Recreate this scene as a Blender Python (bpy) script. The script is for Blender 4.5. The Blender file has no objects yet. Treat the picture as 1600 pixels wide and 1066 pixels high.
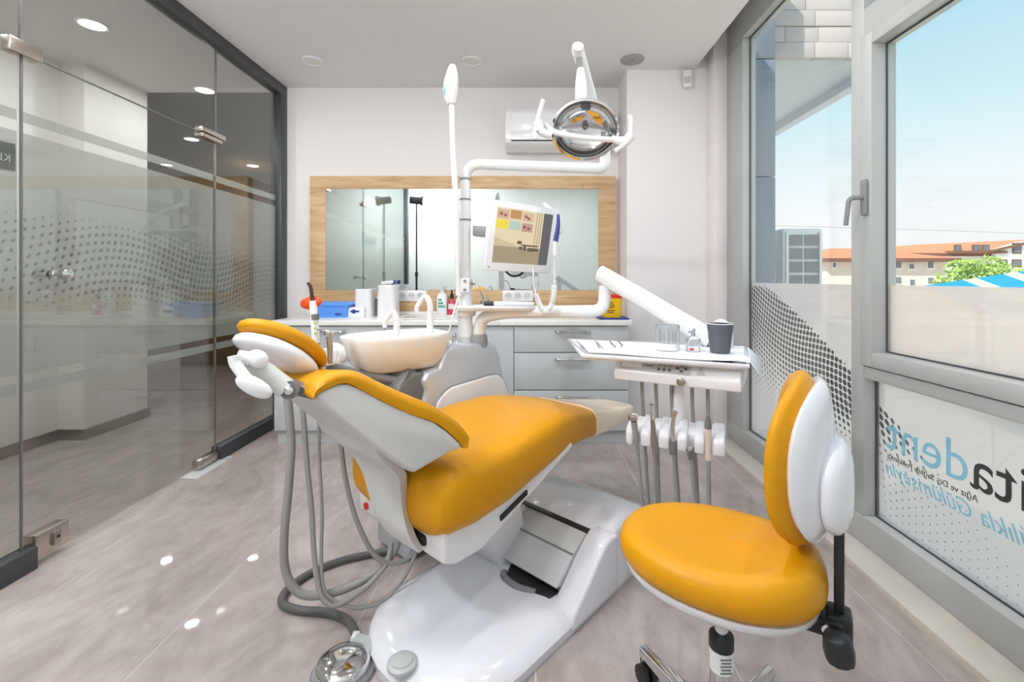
import bpy, bmesh, math, random
from mathutils import Vector, Matrix
random.seed(7)
R = math.radians
PI = math.pi
C = bpy.context.scene.collection
scn = bpy.context.scene

# ------------------------------------------------------------------ camera, sky, sun, exposure
FPX, VX, VY, EYE = 720.0, 826.0, 436.0, 1.13      # focal length and principal point in px of a 1600x1066 frame
cam = bpy.data.objects.new('camera', bpy.data.cameras.new('camera'))
C.objects.link(cam)
cam.location = (0, 0, EYE)
cam.rotation_euler = (PI / 2, 0, 0)
cam.data.sensor_width = 36
cam.data.lens = FPX / 1600 * 36
cam.data.shift_x = (800 - VX) / 1600
cam.data.shift_y = (VY - 533) / 1600
cam.data.clip_start = 0.02
cam.data.clip_end = 400
scn.camera = cam

scn.view_settings.view_transform = 'Standard'
scn.view_settings.look = 'None'
scn.view_settings.gamma = 1
scn.view_settings.use_curve_mapping = False
scn.view_settings.exposure = 0.14

world = bpy.data.worlds.new('sky')
scn.world = world
world.use_nodes = True
wn = world.node_tree
wn.nodes.clear()
geo = wn.nodes.new('ShaderNodeTexCoord')
sep = wn.nodes.new('ShaderNodeSeparateXYZ')
wn.links.new(geo.outputs['Generated'], sep.inputs[0])
ramp = wn.nodes.new('ShaderNodeValToRGB')
cr = ramp.color_ramp
cr.elements[0].position = 0.0
cr.elements[0].color = (1.0, 1.0, 1.0, 1)
cr.elements[1].position = 0.62
cr.elements[1].color = (0.28, 0.62, 0.84, 1)
e = cr.elements.new(0.12); e.color = (0.93, 0.975, 1.0, 1)
e = cr.elements.new(0.26); e.color = (0.68, 0.90, 0.97, 1)
e = cr.elements.new(0.42); e.color = (0.46, 0.79, 0.92, 1)
wn.links.new(sep.outputs['Z'], ramp.inputs[0])
bg = wn.nodes.new('ShaderNodeBackground')
bg.inputs['Strength'].default_value = 0.96
wn.links.new(ramp.outputs[0], bg.inputs[0])
wo = wn.nodes.new('ShaderNodeOutputWorld')
wn.links.new(bg.outputs[0], wo.inputs[0])

sun = bpy.data.objects.new('sun', bpy.data.lights.new('sun', 'SUN'))
C.objects.link(sun)
sun.data.energy = 5.2
sun.data.angle = R(0.6)
sun.data.color = (1.0, 0.93, 0.83)
sun.rotation_euler = Vector((0.62, 0.42, -0.72)).to_track_quat('-Z', 'Y').to_euler()
STUDIO_W, CORR_W, FILL_W = 60.0, 9.0, 6.8

# ------------------------------------------------------------------ materials
def lin(c):
    return tuple((v / 255 / 12.92) if v / 255 <= 0.04045 else ((v / 255 + 0.055) / 1.055) ** 2.4 for v in c) + (1,)

MATS = {}
def mat(name, rgb, rough=0.5, metal=0.0, noise=0.0, nscale=8.0, bump=0.0, bscale=60.0, coat=0.0, emit=0.0, spec=0.5, trans=0.0, sss=0.0):
    m = bpy.data.materials.new(name)
    m.use_nodes = True
    nt = m.node_tree
    b = nt.nodes['Principled BSDF']
    col = lin(rgb)
    b.inputs['Base Color'].default_value = col
    b.inputs['Roughness'].default_value = rough
    b.inputs['Metallic'].default_value = metal
    b.inputs['Coat Weight'].default_value = coat
    b.inputs['Coat Roughness'].default_value = 0.08
    b.inputs['Specular IOR Level'].default_value = spec
    b.inputs['Transmission Weight'].default_value = trans
    if emit:
        b.inputs['Emission Color'].default_value = col
        b.inputs['Emission Strength'].default_value = emit
    tc = nt.nodes.new('ShaderNodeTexCoord')
    if noise:
        n = nt.nodes.new('ShaderNodeTexNoise')
        n.inputs['Scale'].default_value = nscale
        n.inputs['Detail'].default_value = 4
        nt.links.new(tc.outputs['Object'], n.inputs['Vector'])
        mx = nt.nodes.new('ShaderNodeMix'); mx.data_type = 'RGBA'
        mx.inputs['A'].default_value = tuple(c * (1 - noise) for c in col[:3]) + (1,)
        mx.inputs['B'].default_value = tuple(min(1, c * (1 + noise)) for c in col[:3]) + (1,)
        nt.links.new(n.outputs['Fac'], mx.inputs['Factor'])
        nt.links.new(mx.outputs['Result'], b.inputs['Base Color'])
    if bump:
        n = nt.nodes.new('ShaderNodeTexNoise')
        n.inputs['Scale'].default_value = bscale
        n.inputs['Detail'].default_value = 3
        nt.links.new(tc.outputs['Object'], n.inputs['Vector'])
        bp = nt.nodes.new('ShaderNodeBump')
        bp.inputs['Strength'].default_value = bump
        bp.inputs['Distance'].default_value = 0.004
        nt.links.new(n.outputs['Fac'], bp.inputs['Height'])
        nt.links.new(bp.outputs[0], b.inputs['Normal'])
    MATS[name] = m
    return m

M_wall = mat('wall_paint', (241, 236, 236), 0.6, noise=0.015, nscale=3, bump=0.05, bscale=180)
M_ceil = mat('ceiling_paint', (232, 229, 229), 0.7, noise=0.015, nscale=2)
M_corr = mat('corridor_paint', (232, 228, 222), 0.6, noise=0.02, nscale=2)
M_corrdark = mat('grey_ceiling', (118, 116, 112), 0.7, noise=0.03, nscale=2)  # darker grey for the ceiling past the corridor
M_rear = mat('rear_wall_paint', (226, 229, 227), 0.55, noise=0.02, nscale=2)
M_brown = mat('brown_wood', (122, 92, 62), 0.45, noise=0.15, nscale=6)
M_anth = mat('anthracite_frame', (62, 65, 69), 0.4, noise=0.04, nscale=20)
M_alu = mat('grey_window_frame', (186, 187, 186), 0.35, noise=0.02, nscale=10)
M_alud = mat('grey_gasket', (70, 72, 75), 0.6, noise=0.05)
M_cab = mat('grey_cabinet_front', (200, 202, 204), 0.32, noise=0.015, nscale=6)
M_cabd = mat('cabinet_shadow_gap', (92, 95, 100), 0.6, noise=0.03)
M_top = mat('white_worktop', (244, 242, 238), 0.25, noise=0.01, nscale=30)
M_chrome = mat('chrome', (225, 225, 226), 0.08, 1.0, noise=0.02, nscale=30)
M_steel = mat('brushed_steel', (176, 168, 160), 0.3, 1.0, noise=0.06, nscale=40)
M_nickel = mat('satin_nickel', (196, 186, 178), 0.25, 1.0, noise=0.04, nscale=40)
M_white = mat('white_plastic', (240, 240, 243), 0.25, noise=0.008, nscale=12, coat=0.3)
M_whitel = mat('white_lacquer', (240, 240, 247), 0.14, noise=0.008, nscale=5, coat=0.6)
M_whiteg = mat('light_grey_shell', (214, 214, 213), 0.35, noise=0.01, nscale=8)
M_paper = mat('white_paper', (246, 246, 250), 0.7, noise=0.01, nscale=40)
M_enamel = mat('white_pole_enamel', (240, 241, 243), 0.18, noise=0.006, coat=0.5)
M_yel = mat('yellow_leatherette', (211, 147, 5), 0.38, spec=0.3, noise=0.03, nscale=4, bump=0.12, bscale=420)
M_tan = mat('beige_plastic_cover', (255, 232, 204), 0.2, noise=0.02, nscale=9, bump=0.25, bscale=26, coat=0.3)
M_silver = mat('silver_lacquer', (206, 212, 220), 0.24, 0.35, noise=0.02, nscale=8, coat=0.3)
M_neckg = mat('dark_grey_plastic', (110, 112, 113), 0.38, noise=0.03)
M_grey = mat('mid_grey_plastic', (140, 141, 144), 0.4, noise=0.03)
M_greyl = mat('pale_grey_panel', (196, 199, 197), 0.45, noise=0.02)
M_black = mat('black_plastic', (32, 32, 34), 0.42, noise=0.05)
M_hose = mat('grey_hose', (150, 148, 146), 0.4, noise=0.03, nscale=20)
M_hosed = mat('dark_grey_hose', (92, 91, 90), 0.4, noise=0.04, nscale=20)
M_porc = mat('white_porcelain', (246, 242, 236), 0.1, noise=0.01, nscale=4, coat=0.5)
M_bluebox = mat('blue_plastic', (92, 152, 236), 0.35, noise=0.02)
M_bluedk = mat('dark_blue_plastic', (48, 66, 140), 0.4, noise=0.04)
M_orange = mat('orange_shield', (236, 82, 28), 0.2, noise=0.03, trans=0.2)
M_red = mat('red_plastic', (214, 40, 30), 0.35, noise=0.03)
M_pink = mat('pink_liquid', (214, 70, 96), 0.25, noise=0.03)
M_teal = mat('teal_print', (70, 176, 150), 0.5, noise=0.02)
M_green = mat('green_print', (160, 205, 96), 0.5, noise=0.02)
M_yelbin = mat('yellow_bin_plastic', (246, 190, 20), 0.4, noise=0.02)
M_slate = mat('slate_grey_cup', (92, 94, 102), 0.6, noise=0.03, nscale=30)
M_skyprint = mat('light_blue_print', (158, 222, 246), 0.5, noise=0.02)
M_dkprint = mat('dark_print', (48, 50, 52), 0.5, noise=0.02)
M_grout = mat('light_grout', (224, 218, 210), 0.6, noise=0.03, nscale=30)
M_marble = mat('threshold_marble', (212, 206, 196), 0.3, noise=0.1, nscale=14)
M_clearpl = mat('clear_plastic', (242, 245, 247), 0.08, trans=0.85, noise=0.01)
M_lightoff = mat('downlight_diffuser', (226, 224, 220), 0.5, noise=0.01)
M_speaker = mat('grey_speaker_mesh', (168, 166, 164), 0.7, noise=0.15, nscale=240)
M_lampon = mat('lit_lamp_diffuser', (255, 250, 240), 0.5, emit=9.0, noise=0.01)
M_pink_b = mat('pale_pink_render', (232, 214, 204), 0.8, noise=0.03, nscale=1)
M_white_b = mat('white_render', (240, 238, 234), 0.8, noise=0.03, nscale=1)
M_roof = mat('terracotta_roof', (222, 142, 104), 0.8, noise=0.12, nscale=6)
M_roofe = mat('brown_eave', (126, 88, 72), 0.8, noise=0.05)
M_bwin = mat('dark_window', (120, 124, 130), 0.15, noise=0.1)
M_leaf = mat('bright_leaves', (158, 186, 92), 0.6, noise=0.35, nscale=3)
M_trunk = mat('bark', (96, 80, 62), 0.9, noise=0.2)
M_awn = mat('blue_awning', (40, 150, 206), 0.6, noise=0.1)
M_awny = mat('yellow_awning_patch', (214, 222, 176), 0.6, noise=0.1)
M_stone = mat('facade_stone', (196, 188, 186), 0.8, noise=0.05, nscale=5)
M_soffit = mat('soffit_plaster', (206, 210, 216), 0.8, noise=0.03)
M_pillar = mat('blue_grey_cladding', (128, 138, 152), 0.35, noise=0.05, nscale=2)
M_acbox = mat('outdoor_unit_case', (226, 228, 228), 0.5, noise=0.02)
M_acgrl = mat('outdoor_unit_fin', (128, 130, 132), 0.6, noise=0.1, nscale=20)
M_ground = mat('street_paving', (226, 216, 200), 0.9, noise=0.1, nscale=0.5)

def wood_mat():
    m = mat('oak_board', (208, 172, 128), 0.5)
    nt = m.node_tree; b = nt.nodes['Principled BSDF']
    tc = nt.nodes.new('ShaderNodeTexCoord'); mp = nt.nodes.new('ShaderNodeMapping')
    mp.inputs['Scale'].default_value = (1.2, 6, 11)
    nt.links.new(tc.outputs['Object'], mp.inputs[0])
    n = nt.nodes.new('ShaderNodeTexNoise'); n.inputs['Scale'].default_value = 2.2; n.inputs['Detail'].default_value = 8
    n.inputs['Distortion'].default_value = 0.8
    nt.links.new(mp.outputs[0], n.inputs['Vector'])
    n2 = nt.nodes.new('ShaderNodeTexNoise'); n2.inputs['Scale'].default_value = 6; n2.inputs['Detail'].default_value = 2
    nt.links.new(tc.outputs['Object'], n2.inputs['Vector'])
    mr = nt.nodes.new('ShaderNodeMapRange'); mr.inputs['From Min'].default_value = 0.68; mr.inputs['From Max'].default_value = 0.8
    nt.links.new(n2.outputs['Fac'], mr.inputs[0])
    r = nt.nodes.new('ShaderNodeValToRGB')
    r.color_ramp.elements[0].position = 0.3; r.color_ramp.elements[0].color = lin((188, 146, 100))
    r.color_ramp.elements[1].position = 0.72; r.color_ramp.elements[1].color = lin((226, 194, 152))
    nt.links.new(n.outputs['Fac'], r.inputs[0])
    mx = nt.nodes.new('ShaderNodeMix'); mx.data_type = 'RGBA'
    nt.links.new(mr.outputs[0], mx.inputs['Factor']); nt.links.new(r.outputs[0], mx.inputs['A'])
    mx.inputs['B'].default_value = lin((150, 106, 66))
    nt.links.new(mx.outputs['Result'], b.inputs['Base Color'])
    return m
M_oak = wood_mat()

class NT:   # tiny helper for scalar node maths
    def __init__(s, nt): s.nt = nt
    def m(s, op, a, b=None, c=None):
        n = s.nt.nodes.new('ShaderNodeMath'); n.operation = op
        for i, v in enumerate((a, b, c)):
            if v is None: continue
            if isinstance(v, (int, float)): n.inputs[i].default_value = v
            else: s.nt.links.new(v, n.inputs[i])
        return n.outputs[0]

def tile_mat():
    m = mat('polished_tile', (178, 168, 164), 0.025)
    nt = m.node_tree; b = nt.nodes['Principled BSDF']
    tc = nt.nodes.new('ShaderNodeNewGeometry'); mp = nt.nodes.new('ShaderNodeMapping')
    mp.inputs['Rotation'].default_value = (0, 0, R(-14)); mp.inputs['Scale'].default_value = (2.0, 1.1, 1)
    nt.links.new(tc.outputs['Position'], mp.inputs[0])
    def noise(scale, detail, rough, dist):
        n = nt.nodes.new('ShaderNodeTexNoise'); n.inputs['Scale'].default_value = scale; n.inputs['Detail'].default_value = detail
        n.inputs['Roughness'].default_value = rough; n.inputs['Distortion'].default_value = dist
        nt.links.new(mp.outputs[0], n.inputs['Vector']); return n.outputs['Fac']
    K = NT(nt)
    v = K.m('ADD', K.m('MULTIPLY', noise(1.5, 10, 0.66, 0.9), 0.75), K.m('MULTIPLY', noise(7, 8, 0.7, 0.3), 0.4))
    r = nt.nodes.new('ShaderNodeValToRGB')
    r.color_ramp.elements[0].position = 0.42; r.color_ramp.elements[0].color = lin((158, 147, 142))
    r.color_ramp.elements[1].position = 0.74; r.color_ramp.elements[1].color = lin((195, 184, 180))
    nt.links.new(v, r.inputs[0]); nt.links.new(r.outputs[0], b.inputs['Base Color'])
    return m
M_tile = tile_mat()

def glass_mat(name, tint, refl=1.0):
    m = bpy.data.materials.new(name); m.use_nodes = True
    nt = m.node_tree; nt.nodes.clear()
    o = nt.nodes.new('ShaderNodeOutputMaterial')
    t = nt.nodes.new('ShaderNodeBsdfTransparent'); t.inputs[0].default_value = tint + (1,)
    g = nt.nodes.new('ShaderNodeBsdfGlossy'); g.inputs['Roughness'].default_value = 0.0
    g.inputs[0].default_value = (0.98, 1.0, 0.99, 1)
    f = nt.nodes.new('ShaderNodeFresnel')
    gm = nt.nodes.new('ShaderNodeNewGeometry'); io = nt.nodes.new('ShaderNodeMath'); io.operation = 'MULTIPLY_ADD'   # same fresnel on both faces of the thin pane
    io.inputs[1].default_value = 1 / 1.5 - 1.5; io.inputs[2].default_value = 1.5
    nt.links.new(gm.outputs['Backfacing'], io.inputs[0]); nt.links.new(io.outputs[0], f.inputs[0])
    ml = nt.nodes.new('ShaderNodeMath'); ml.operation = 'MULTIPLY'; ml.inputs[1].default_value = refl
    nt.links.new(f.outputs[0], ml.inputs[0])
    mx = nt.nodes.new('ShaderNodeMixShader')
    nt.links.new(ml.outputs[0], mx.inputs[0]); nt.links.new(t.outputs[0], mx.inputs[1]); nt.links.new(g.outputs[0], mx.inputs[2])
    nt.links.new(mx.outputs[0], o.inputs[0])
    return m
M_glass = glass_mat('green_tinted_glass', (0.825, 0.84, 0.825), 1.15)
M_wglass = glass_mat('window_glass', (0.98, 0.982, 0.98), 0.8)
def mirror_mat():
    m = bpy.data.materials.new('mirror_silvering'); m.use_nodes = True
    b = m.node_tree.nodes['Principled BSDF']
    b.inputs['Base Color'].default_value = (0.80, 0.86, 0.85, 1); b.inputs['Metallic'].default_value = 1; b.inputs['Roughness'].default_value = 0.01
    return m
M_mirror = mirror_mat()

def film_mat(name, rgb, clear, kind):
    """frosted foil with a printed field of dots; kind picks the wave of the dots"""
    m = bpy.data.materials.new(name); m.use_nodes = True
    nt = m.node_tree; nt.nodes.clear(); K = NT(nt)
    o = nt.nodes.new('ShaderNodeOutputMaterial')
    tr = nt.nodes.new('ShaderNodeBsdfTransparent')
    tl = nt.nodes.new('ShaderNodeBsdfTranslucent'); df = nt.nodes.new('ShaderNodeBsdfDiffuse')
    tl.inputs[0].default_value = lin(rgb); df.inputs[0].default_value = lin(rgb)
    mf = nt.nodes.new('ShaderNodeMixShader'); mf.inputs[0].default_value = 0.42 if kind == 'partition' else 0.28
    nt.links.new(tl.outputs[0], mf.inputs[1]); nt.links.new(df.outputs[0], mf.inputs[2])
    mc = nt.nodes.new('ShaderNodeMixShader'); mc.inputs[0].default_value = clear
    nt.links.new(mf.outputs[0], mc.inputs[1]); nt.links.new(tr.outputs[0], mc.inputs[2])
    if kind:
        tc = nt.nodes.new('ShaderNodeNewGeometry'); sp = nt.nodes.new('ShaderNodeSeparateXYZ')
        nt.links.new(tc.outputs['Position'], sp.inputs[0])
        Y, Z = sp.outputs['Y'], sp.outputs['Z']
        if kind == 'window':
            cell, czl = 0.030, 0.030
            # the crest of the wave falls from the far jamb towards the camera
            tt = K.m('SUBTRACT', 2.98, Y)
            crest = K.m('SUBTRACT', 1.10, K.m('MULTIPLY', K.m('POWER', K.m('MAXIMUM', K.m('SUBTRACT', tt, 0.12), 0.0), 1.25), 0.50))
            wob = K.m('MULTIPLY', K.m('SINE', K.m('MULTIPLY', tt, 5.0)), 0.05)
            s = K.m('SUBTRACT', crest, Z)
            zz = K.m('ADD', Z, K.m('ADD', wob, K.m('MULTIPLY', tt, 0.25)))
            yy = K.m('ADD', Y, K.m('MULTIPLY', K.m('SINE', K.m('MULTIPLY', Z, 7.0)), 0.03))
            rise = K.m('MINIMUM', K.m('MAXIMUM', K.m('MULTIPLY', s, 40.0), 0.0), 1.0)
            fade = K.m('SUBTRACT', 0.42, K.m('MULTIPLY', K.m('MINIMUM', K.m('MAXIMUM', K.m('MULTIPLY', K.m('SUBTRACT', s, 0.28), 3.0), 0.0), 1.0), 0.26))
            fade2 = K.m('SUBTRACT', 1.0, K.m('MULTIPLY', K.m('MINIMUM', K.m('MAXIMUM', K.m('MULTIPLY', K.m('SUBTRACT', tt, 1.0), 2.0), 0.0), 1.0), 0.45))
            low = K.m('MINIMUM', K.m('MAXIMUM', K.m('MULTIPLY', K.m('SUBTRACT', Z, 0.40), 8.0), 0.0), 1.0)
            rad = K.m('MULTIPLY', K.m('MULTIPLY', K.m('MULTIPLY', rise, fade), fade2), K.m('ADD', K.m('MULTIPLY', low, 0.7), 0.3))
            dark = lin((58, 66, 72))
        else:
            cell, czl = 0.033, 0.036
            tt = K.m('SUBTRACT', Y, 1.4)
            up = K.m('ADD', 1.16, K.m('MULTIPLY', K.m('SINE', K.m('MULTIPLY', K.m('SUBTRACT', Y, 1.2), 2.2)), 0.05))
            zz = K.m('ADD', Z, K.m('MULTIPLY', K.m('SINE', K.m('MULTIPLY', Y, 5.0)), 0.06))
            yy = K.m('ADD', Y, K.m('MULTIPLY', K.m('SINE', K.m('MULTIPLY', Z, 8.0)), 0.03))
            dz = K.m('ABSOLUTE', K.m('SUBTRACT', Z, up))
            band = K.m('MINIMUM', K.m('MAXIMUM', K.m('MULTIPLY', K.m('SUBTRACT', 0.25, dz), 8.0), 0.0), 1.0)
            grow = K.m('ADD', 0.18, K.m('MULTIPLY', K.m('MINIMUM', K.m('MAXIMUM', K.m('MULTIPLY', K.m('SUBTRACT', Y, 1.7), 0.8), 0.0), 1.0), 0.20))
            rad = K.m('MULTIPLY', band, grow)
            dark = lin((96, 104, 102))
        fy = K.m('SUBTRACT', K.m('FRACT', K.m('DIVIDE', yy, cell)), 0.5)
        fz = K.m('SUBTRACT', K.m('FRACT', K.m('DIVIDE', zz, czl)), 0.5)
        dist = K.m('SQRT', K.m('ADD', K.m('MULTIPLY', fy, fy), K.m('MULTIPLY', fz, fz)))
        ins = K.m('LESS_THAN', dist, rad)
        dd = nt.nodes.new('ShaderNodeBsdfDiffuse'); dd.inputs[0].default_value = dark
        md = nt.nodes.new('ShaderNodeMixShader')
        nt.links.new(K.m('MULTIPLY', ins, 0.7 if kind == 'window' else 0.42), md.inputs[0]); nt.links.new(mc.outputs[0], md.inputs[1]); nt.links.new(dd.outputs[0], md.inputs[2])
        nt.links.new(md.outputs[0], o.inputs[0])
    else:
        nt.links.new(mc.outputs[0], o.inputs[0])
    return m
M_filmL = film_mat('frosted_foil_dotted', (212, 214, 211), 0.52, 'partition')
M_filmS = film_mat('frosted_foil_stripe', (212, 214, 211), 0.5, None)
M_filmW = film_mat('window_foil_dotted', (240, 232, 231), 0.30, 'window')
M_filmU = film_mat('window_foil_plain', (252, 240, 234), 0.22, None)

# ------------------------------------------------------------------ helpers
def tag(o, label=None, cat=None, group=None, kind=None):
    if label: o['label'] = label
    if cat: o['category'] = cat
    if group: o['group'] = group
    if kind: o['kind'] = kind
    return o

def thing(name, label, cat, loc=(0, 0, 0), group=None):
    o = bpy.data.objects.new(name, None); C.objects.link(o)
    o.location = loc; o.empty_display_size = 0.05
    return tag(o, label, cat, group)

def origin(o):
    p = Vector((0, 0, 0))
    while o is not None:
        p += Vector(o.location); o = o.parent
    return p

def cat_spline(pts, k=8):
    pts = [Vector(p) for p in pts]
    if len(pts) < 3: return pts
    P = [2 * pts[0] - pts[1]] + pts + [2 * pts[-1] - pts[-2]]
    out = []
    for i in range(1, len(P) - 2):
        p0, p1, p2, p3 = P[i - 1:i + 3]
        for j in range(k):
            t = j / k
            out.append(0.5 * ((2 * p1) + (-p0 + p2) * t + (2 * p0 - 5 * p1 + 4 * p2 - p3) * t * t + (-p0 + 3 * p1 - 3 * p2 + p3) * t ** 3))
    out.append(pts[-1])
    return out

def bend_path(pts, rad=0.05, k=6):
    """polyline with rounded corners"""
    pts = [Vector(p) for p in pts]; out = [pts[0]]
    for i in range(1, len(pts) - 1):
        a, b, c = pts[i - 1:i + 2]
        r = min(rad, (a - b).length * 0.48, (c - b).length * 0.48)
        s, e_ = b + (a - b).normalized() * r, b + (c - b).normalized() * r
        for j in range(k + 1):
            t = j / k
            out.append(s * (1 - t) ** 2 + b * 2 * t * (1 - t) + e_ * t * t)
    out.append(pts[-1])
    return out

class MB:
    def __init__(s): s.bm = bmesh.new()
    def box(s, x0, x1, y0, y1, z0, z1):
        return s.prism([(x0, y0, z0), (x1, y0, z0), (x1, y1, z0), (x0, y1, z0)], (0, 0, z1 - z0))
    def obox(s, c, size, ax=None, ay=None, az=None):
        ax, ay, az = Vector(ax or (1, 0, 0)), Vector(ay or (0, 1, 0)), Vector(az or (0, 0, 1))
        c = Vector(c); h = [d / 2 for d in size]
        b = [c - az * h[2] + ax * sx * h[0] + ay * sy * h[1] for sx, sy in ((-1, -1), (1, -1), (1, 1), (-1, 1))]
        return s.prism(b, az * size[2])
    def prism(s, poly, ext):
        ext = Vector(ext)
        a = [s.bm.verts.new(Vector(p)) for p in poly]
        b = [s.bm.verts.new(Vector(p) + ext) for p in poly]
        n = len(a)
        s.bm.faces.new(a[::-1]); s.bm.faces.new(b)
        for i in range(n): s.bm.faces.new((a[i], a[(i + 1) % n], b[(i + 1) % n], b[i]))
        return s
    def bridge(s, pa, pb):
        """solid between two polygons of equal vertex count"""
        return s.loft([pa, pb])
    def loft(s, rings, closed=True, caps=True):
        vs = [[s.bm.verts.new(Vector(p)) for p in r] for r in rings]
        n = len(vs[0])
        for i in range(len(vs) - 1):
            for j in range(n if closed else n - 1):
                k = (j + 1) % n
                s.bm.faces.new((vs[i][j], vs[i][k], vs[i + 1][k], vs[i + 1][j]))
        if caps and closed:
            s.bm.faces.new(vs[0][::-1]); s.bm.faces.new(vs[-1])
        return s
    def tube(s, pts, r, n=12, caps=True, flat=None):
        pts = [Vector(p) for p in pts]; m = len(pts)
        rr = [r] * m if isinstance(r, (int, float)) else [r[0] + (r[1] - r[0]) * i / (m - 1) for i in range(m)] if len(r) == 2 and m != 2 else list(r)
        rings = []; up = None
        for i, p in enumerate(pts):
            t = (pts[min(i + 1, m - 1)] - pts[max(i - 1, 0)]).normalized()
            if up is None:
                up = t.orthogonal().normalized()
            up = (up - t * up.dot(t)).normalized(); sd = t.cross(up)
            rings.append([p + (up * math.cos(2 * PI * j / n) + sd * math.sin(2 * PI * j / n)) * rr[i] for j in range(n)])
        return s.loft(rings, True, caps)
    def cyl(s, a, b, r, n=20, r2=None):
        return s.tube([a, b], [r, r if r2 is None else r2], n)
    def lathe(s, prof, c, ax=(0, 0, 1), n=24):
        """prof: (radius, height) along ax from c; open ends are capped"""
        az = Vector(ax).normalized(); u = az.orthogonal().normalized(); v = az.cross(u); c = Vector(c)
        return s.loft([[c + az * h + (u * math.cos(2 * PI * j / n) + v * math.sin(2 * PI * j / n)) * max(r, 1e-4) for j in range(n)] for r, h in prof])
    def ell(s, c, ax, ay, az, nu=20, nv=12, p=1.0):
        c, ax, ay, az = Vector(c), Vector(ax), Vector(ay), Vector(az); rings = []
        for i in range(nv + 1):
            f = -PI / 2 + PI * i / nv; cf = max(math.cos(f), 0.012)
            rings.append([c + az * math.copysign(abs(math.sin(f)) ** p, math.sin(f)) + (ax * math.cos(2 * PI * j / nu) + ay * math.sin(2 * PI * j / nu)) * cf ** p for j in range(nu)])
        return s.loft(rings)
    def build(s, name, m, parent=None, bevel=0.0, seg=2, sub=0, ang=38, kind=None):
        bmesh.ops.recalc_face_normals(s.bm, faces=s.bm.faces)
        me = bpy.data.meshes.new(name)
        o = bpy.data.objects.new(name, me)
        if parent is not None:
            off = origin(parent)
        else:
            xs = [v.co for v in s.bm.verts]
            off = Vector(((min(v.x for v in xs) + max(v.x for v in xs)) / 2, (min(v.y for v in xs) + max(v.y for v in xs)) / 2, min(v.z for v in xs)))
            o.location = off
        for v in s.bm.verts: v.co -= off
        if bevel:
            es = [e_ for e_ in s.bm.edges if len(e_.link_faces) == 2 and e_.calc_face_angle(0) > R(32)]
            if es: bmesh.ops.bevel(s.bm, geom=es, offset=bevel, segments=seg, profile=0.5, affect='EDGES', clamp_overlap=True)
        s.bm.to_mesh(me); s.bm.free()
        me.polygons.foreach_set('use_smooth', [True] * len(me.polygons))
        me.set_sharp_from_angle(angle=R(ang))
        me.materials.append(m)
        C.objects.link(o)
        if parent is not None: o.parent = parent
        if sub:
            md = o.modifiers.new('sub', 'SUBSURF'); md.levels = sub; md.render_levels = sub
        if kind: o['kind'] = kind
        return o

def copy_tree(o, parent=None):
    c = o.copy(); C.objects.link(c)
    if parent: c.parent = parent
    for ch in list(o.children): copy_tree(ch, c)
    return c

def box(name, m, b, parent=None, bevel=0.0, **k):
    return MB().box(*b).build(name, m, parent, bevel, **k)

def at(px, py, Y):            # a ray through the photograph at depth Y
    return Vector(((px - VX) * Y / FPX, Y, EYE - (py - VY) * Y / FPX))
def onz(px, py, z):           # ... on the horizontal plane z
    return at(px, py, (EYE - z) * FPX / (py - VY))

# the chair's own axes: T along the chair towards the feet, W across it away from the camera
TH = R(48)
Dv = Vector((math.cos(TH), math.sin(TH), 0)); Wv = Vector((-math.sin(TH), math.cos(TH), 0))
C0 = Vector((-0.184, 1.277, 0))
def ch(t, w, z): return C0 + Dv * t + Wv * w + Vector((0, 0, z))
def onw(px, py, w0, w1=None, t0=0.0, t1=1.0):
    """(t,w,z) where the ray meets the upright plane through (t0,w0),(t1,w1) in chair axes"""
    if w1 is None: w1 = w0
    P, Q = ch(t0, w0, 0), ch(t1, w1, 0); D = Q - P; k = (px - VX) / FPX
    s = (k * P.y - P.x) / (D.x - k * D.y)
    Y = P.y + s * D.y
    return (t0 + s * (t1 - t0), w0 + s * (w1 - w0), EYE - (py - VY) * Y / FPX)

def text_mesh(name, body, m, parent, origin_pt, ux, uz, size, ext=0.0004, shear=0.0, align='LEFT', spacing=1.0):
    cu = bpy.data.curves.new(name, 'FONT'); cu.body = body; cu.size = size; cu.extrude = ext; cu.shear = shear; cu.align_x = align
    cu.space_character = spacing; cu.resolution_u = 3
    tmp = bpy.data.objects.new('tmp', cu); C.objects.link(tmp)
    dg = bpy.context.evaluated_depsgraph_get()
    me = bpy.data.meshes.new_from_object(tmp.evaluated_get(dg))
    C.objects.unlink(tmp); bpy.data.objects.remove(tmp)
    ux, uz = Vector(ux).normalized(), Vector(uz).normalized(); nn = ux.cross(uz)
    base = Vector(origin_pt) - (origin(parent) if parent else Vector())
    for v in me.vertices:
        v.co = base + ux * v.co.x + uz * v.co.y + nn * v.co.z
    o = bpy.data.objects.new(name, me); me.materials.append(m); C.objects.link(o)
    if parent: o.parent = parent
    return o

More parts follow.
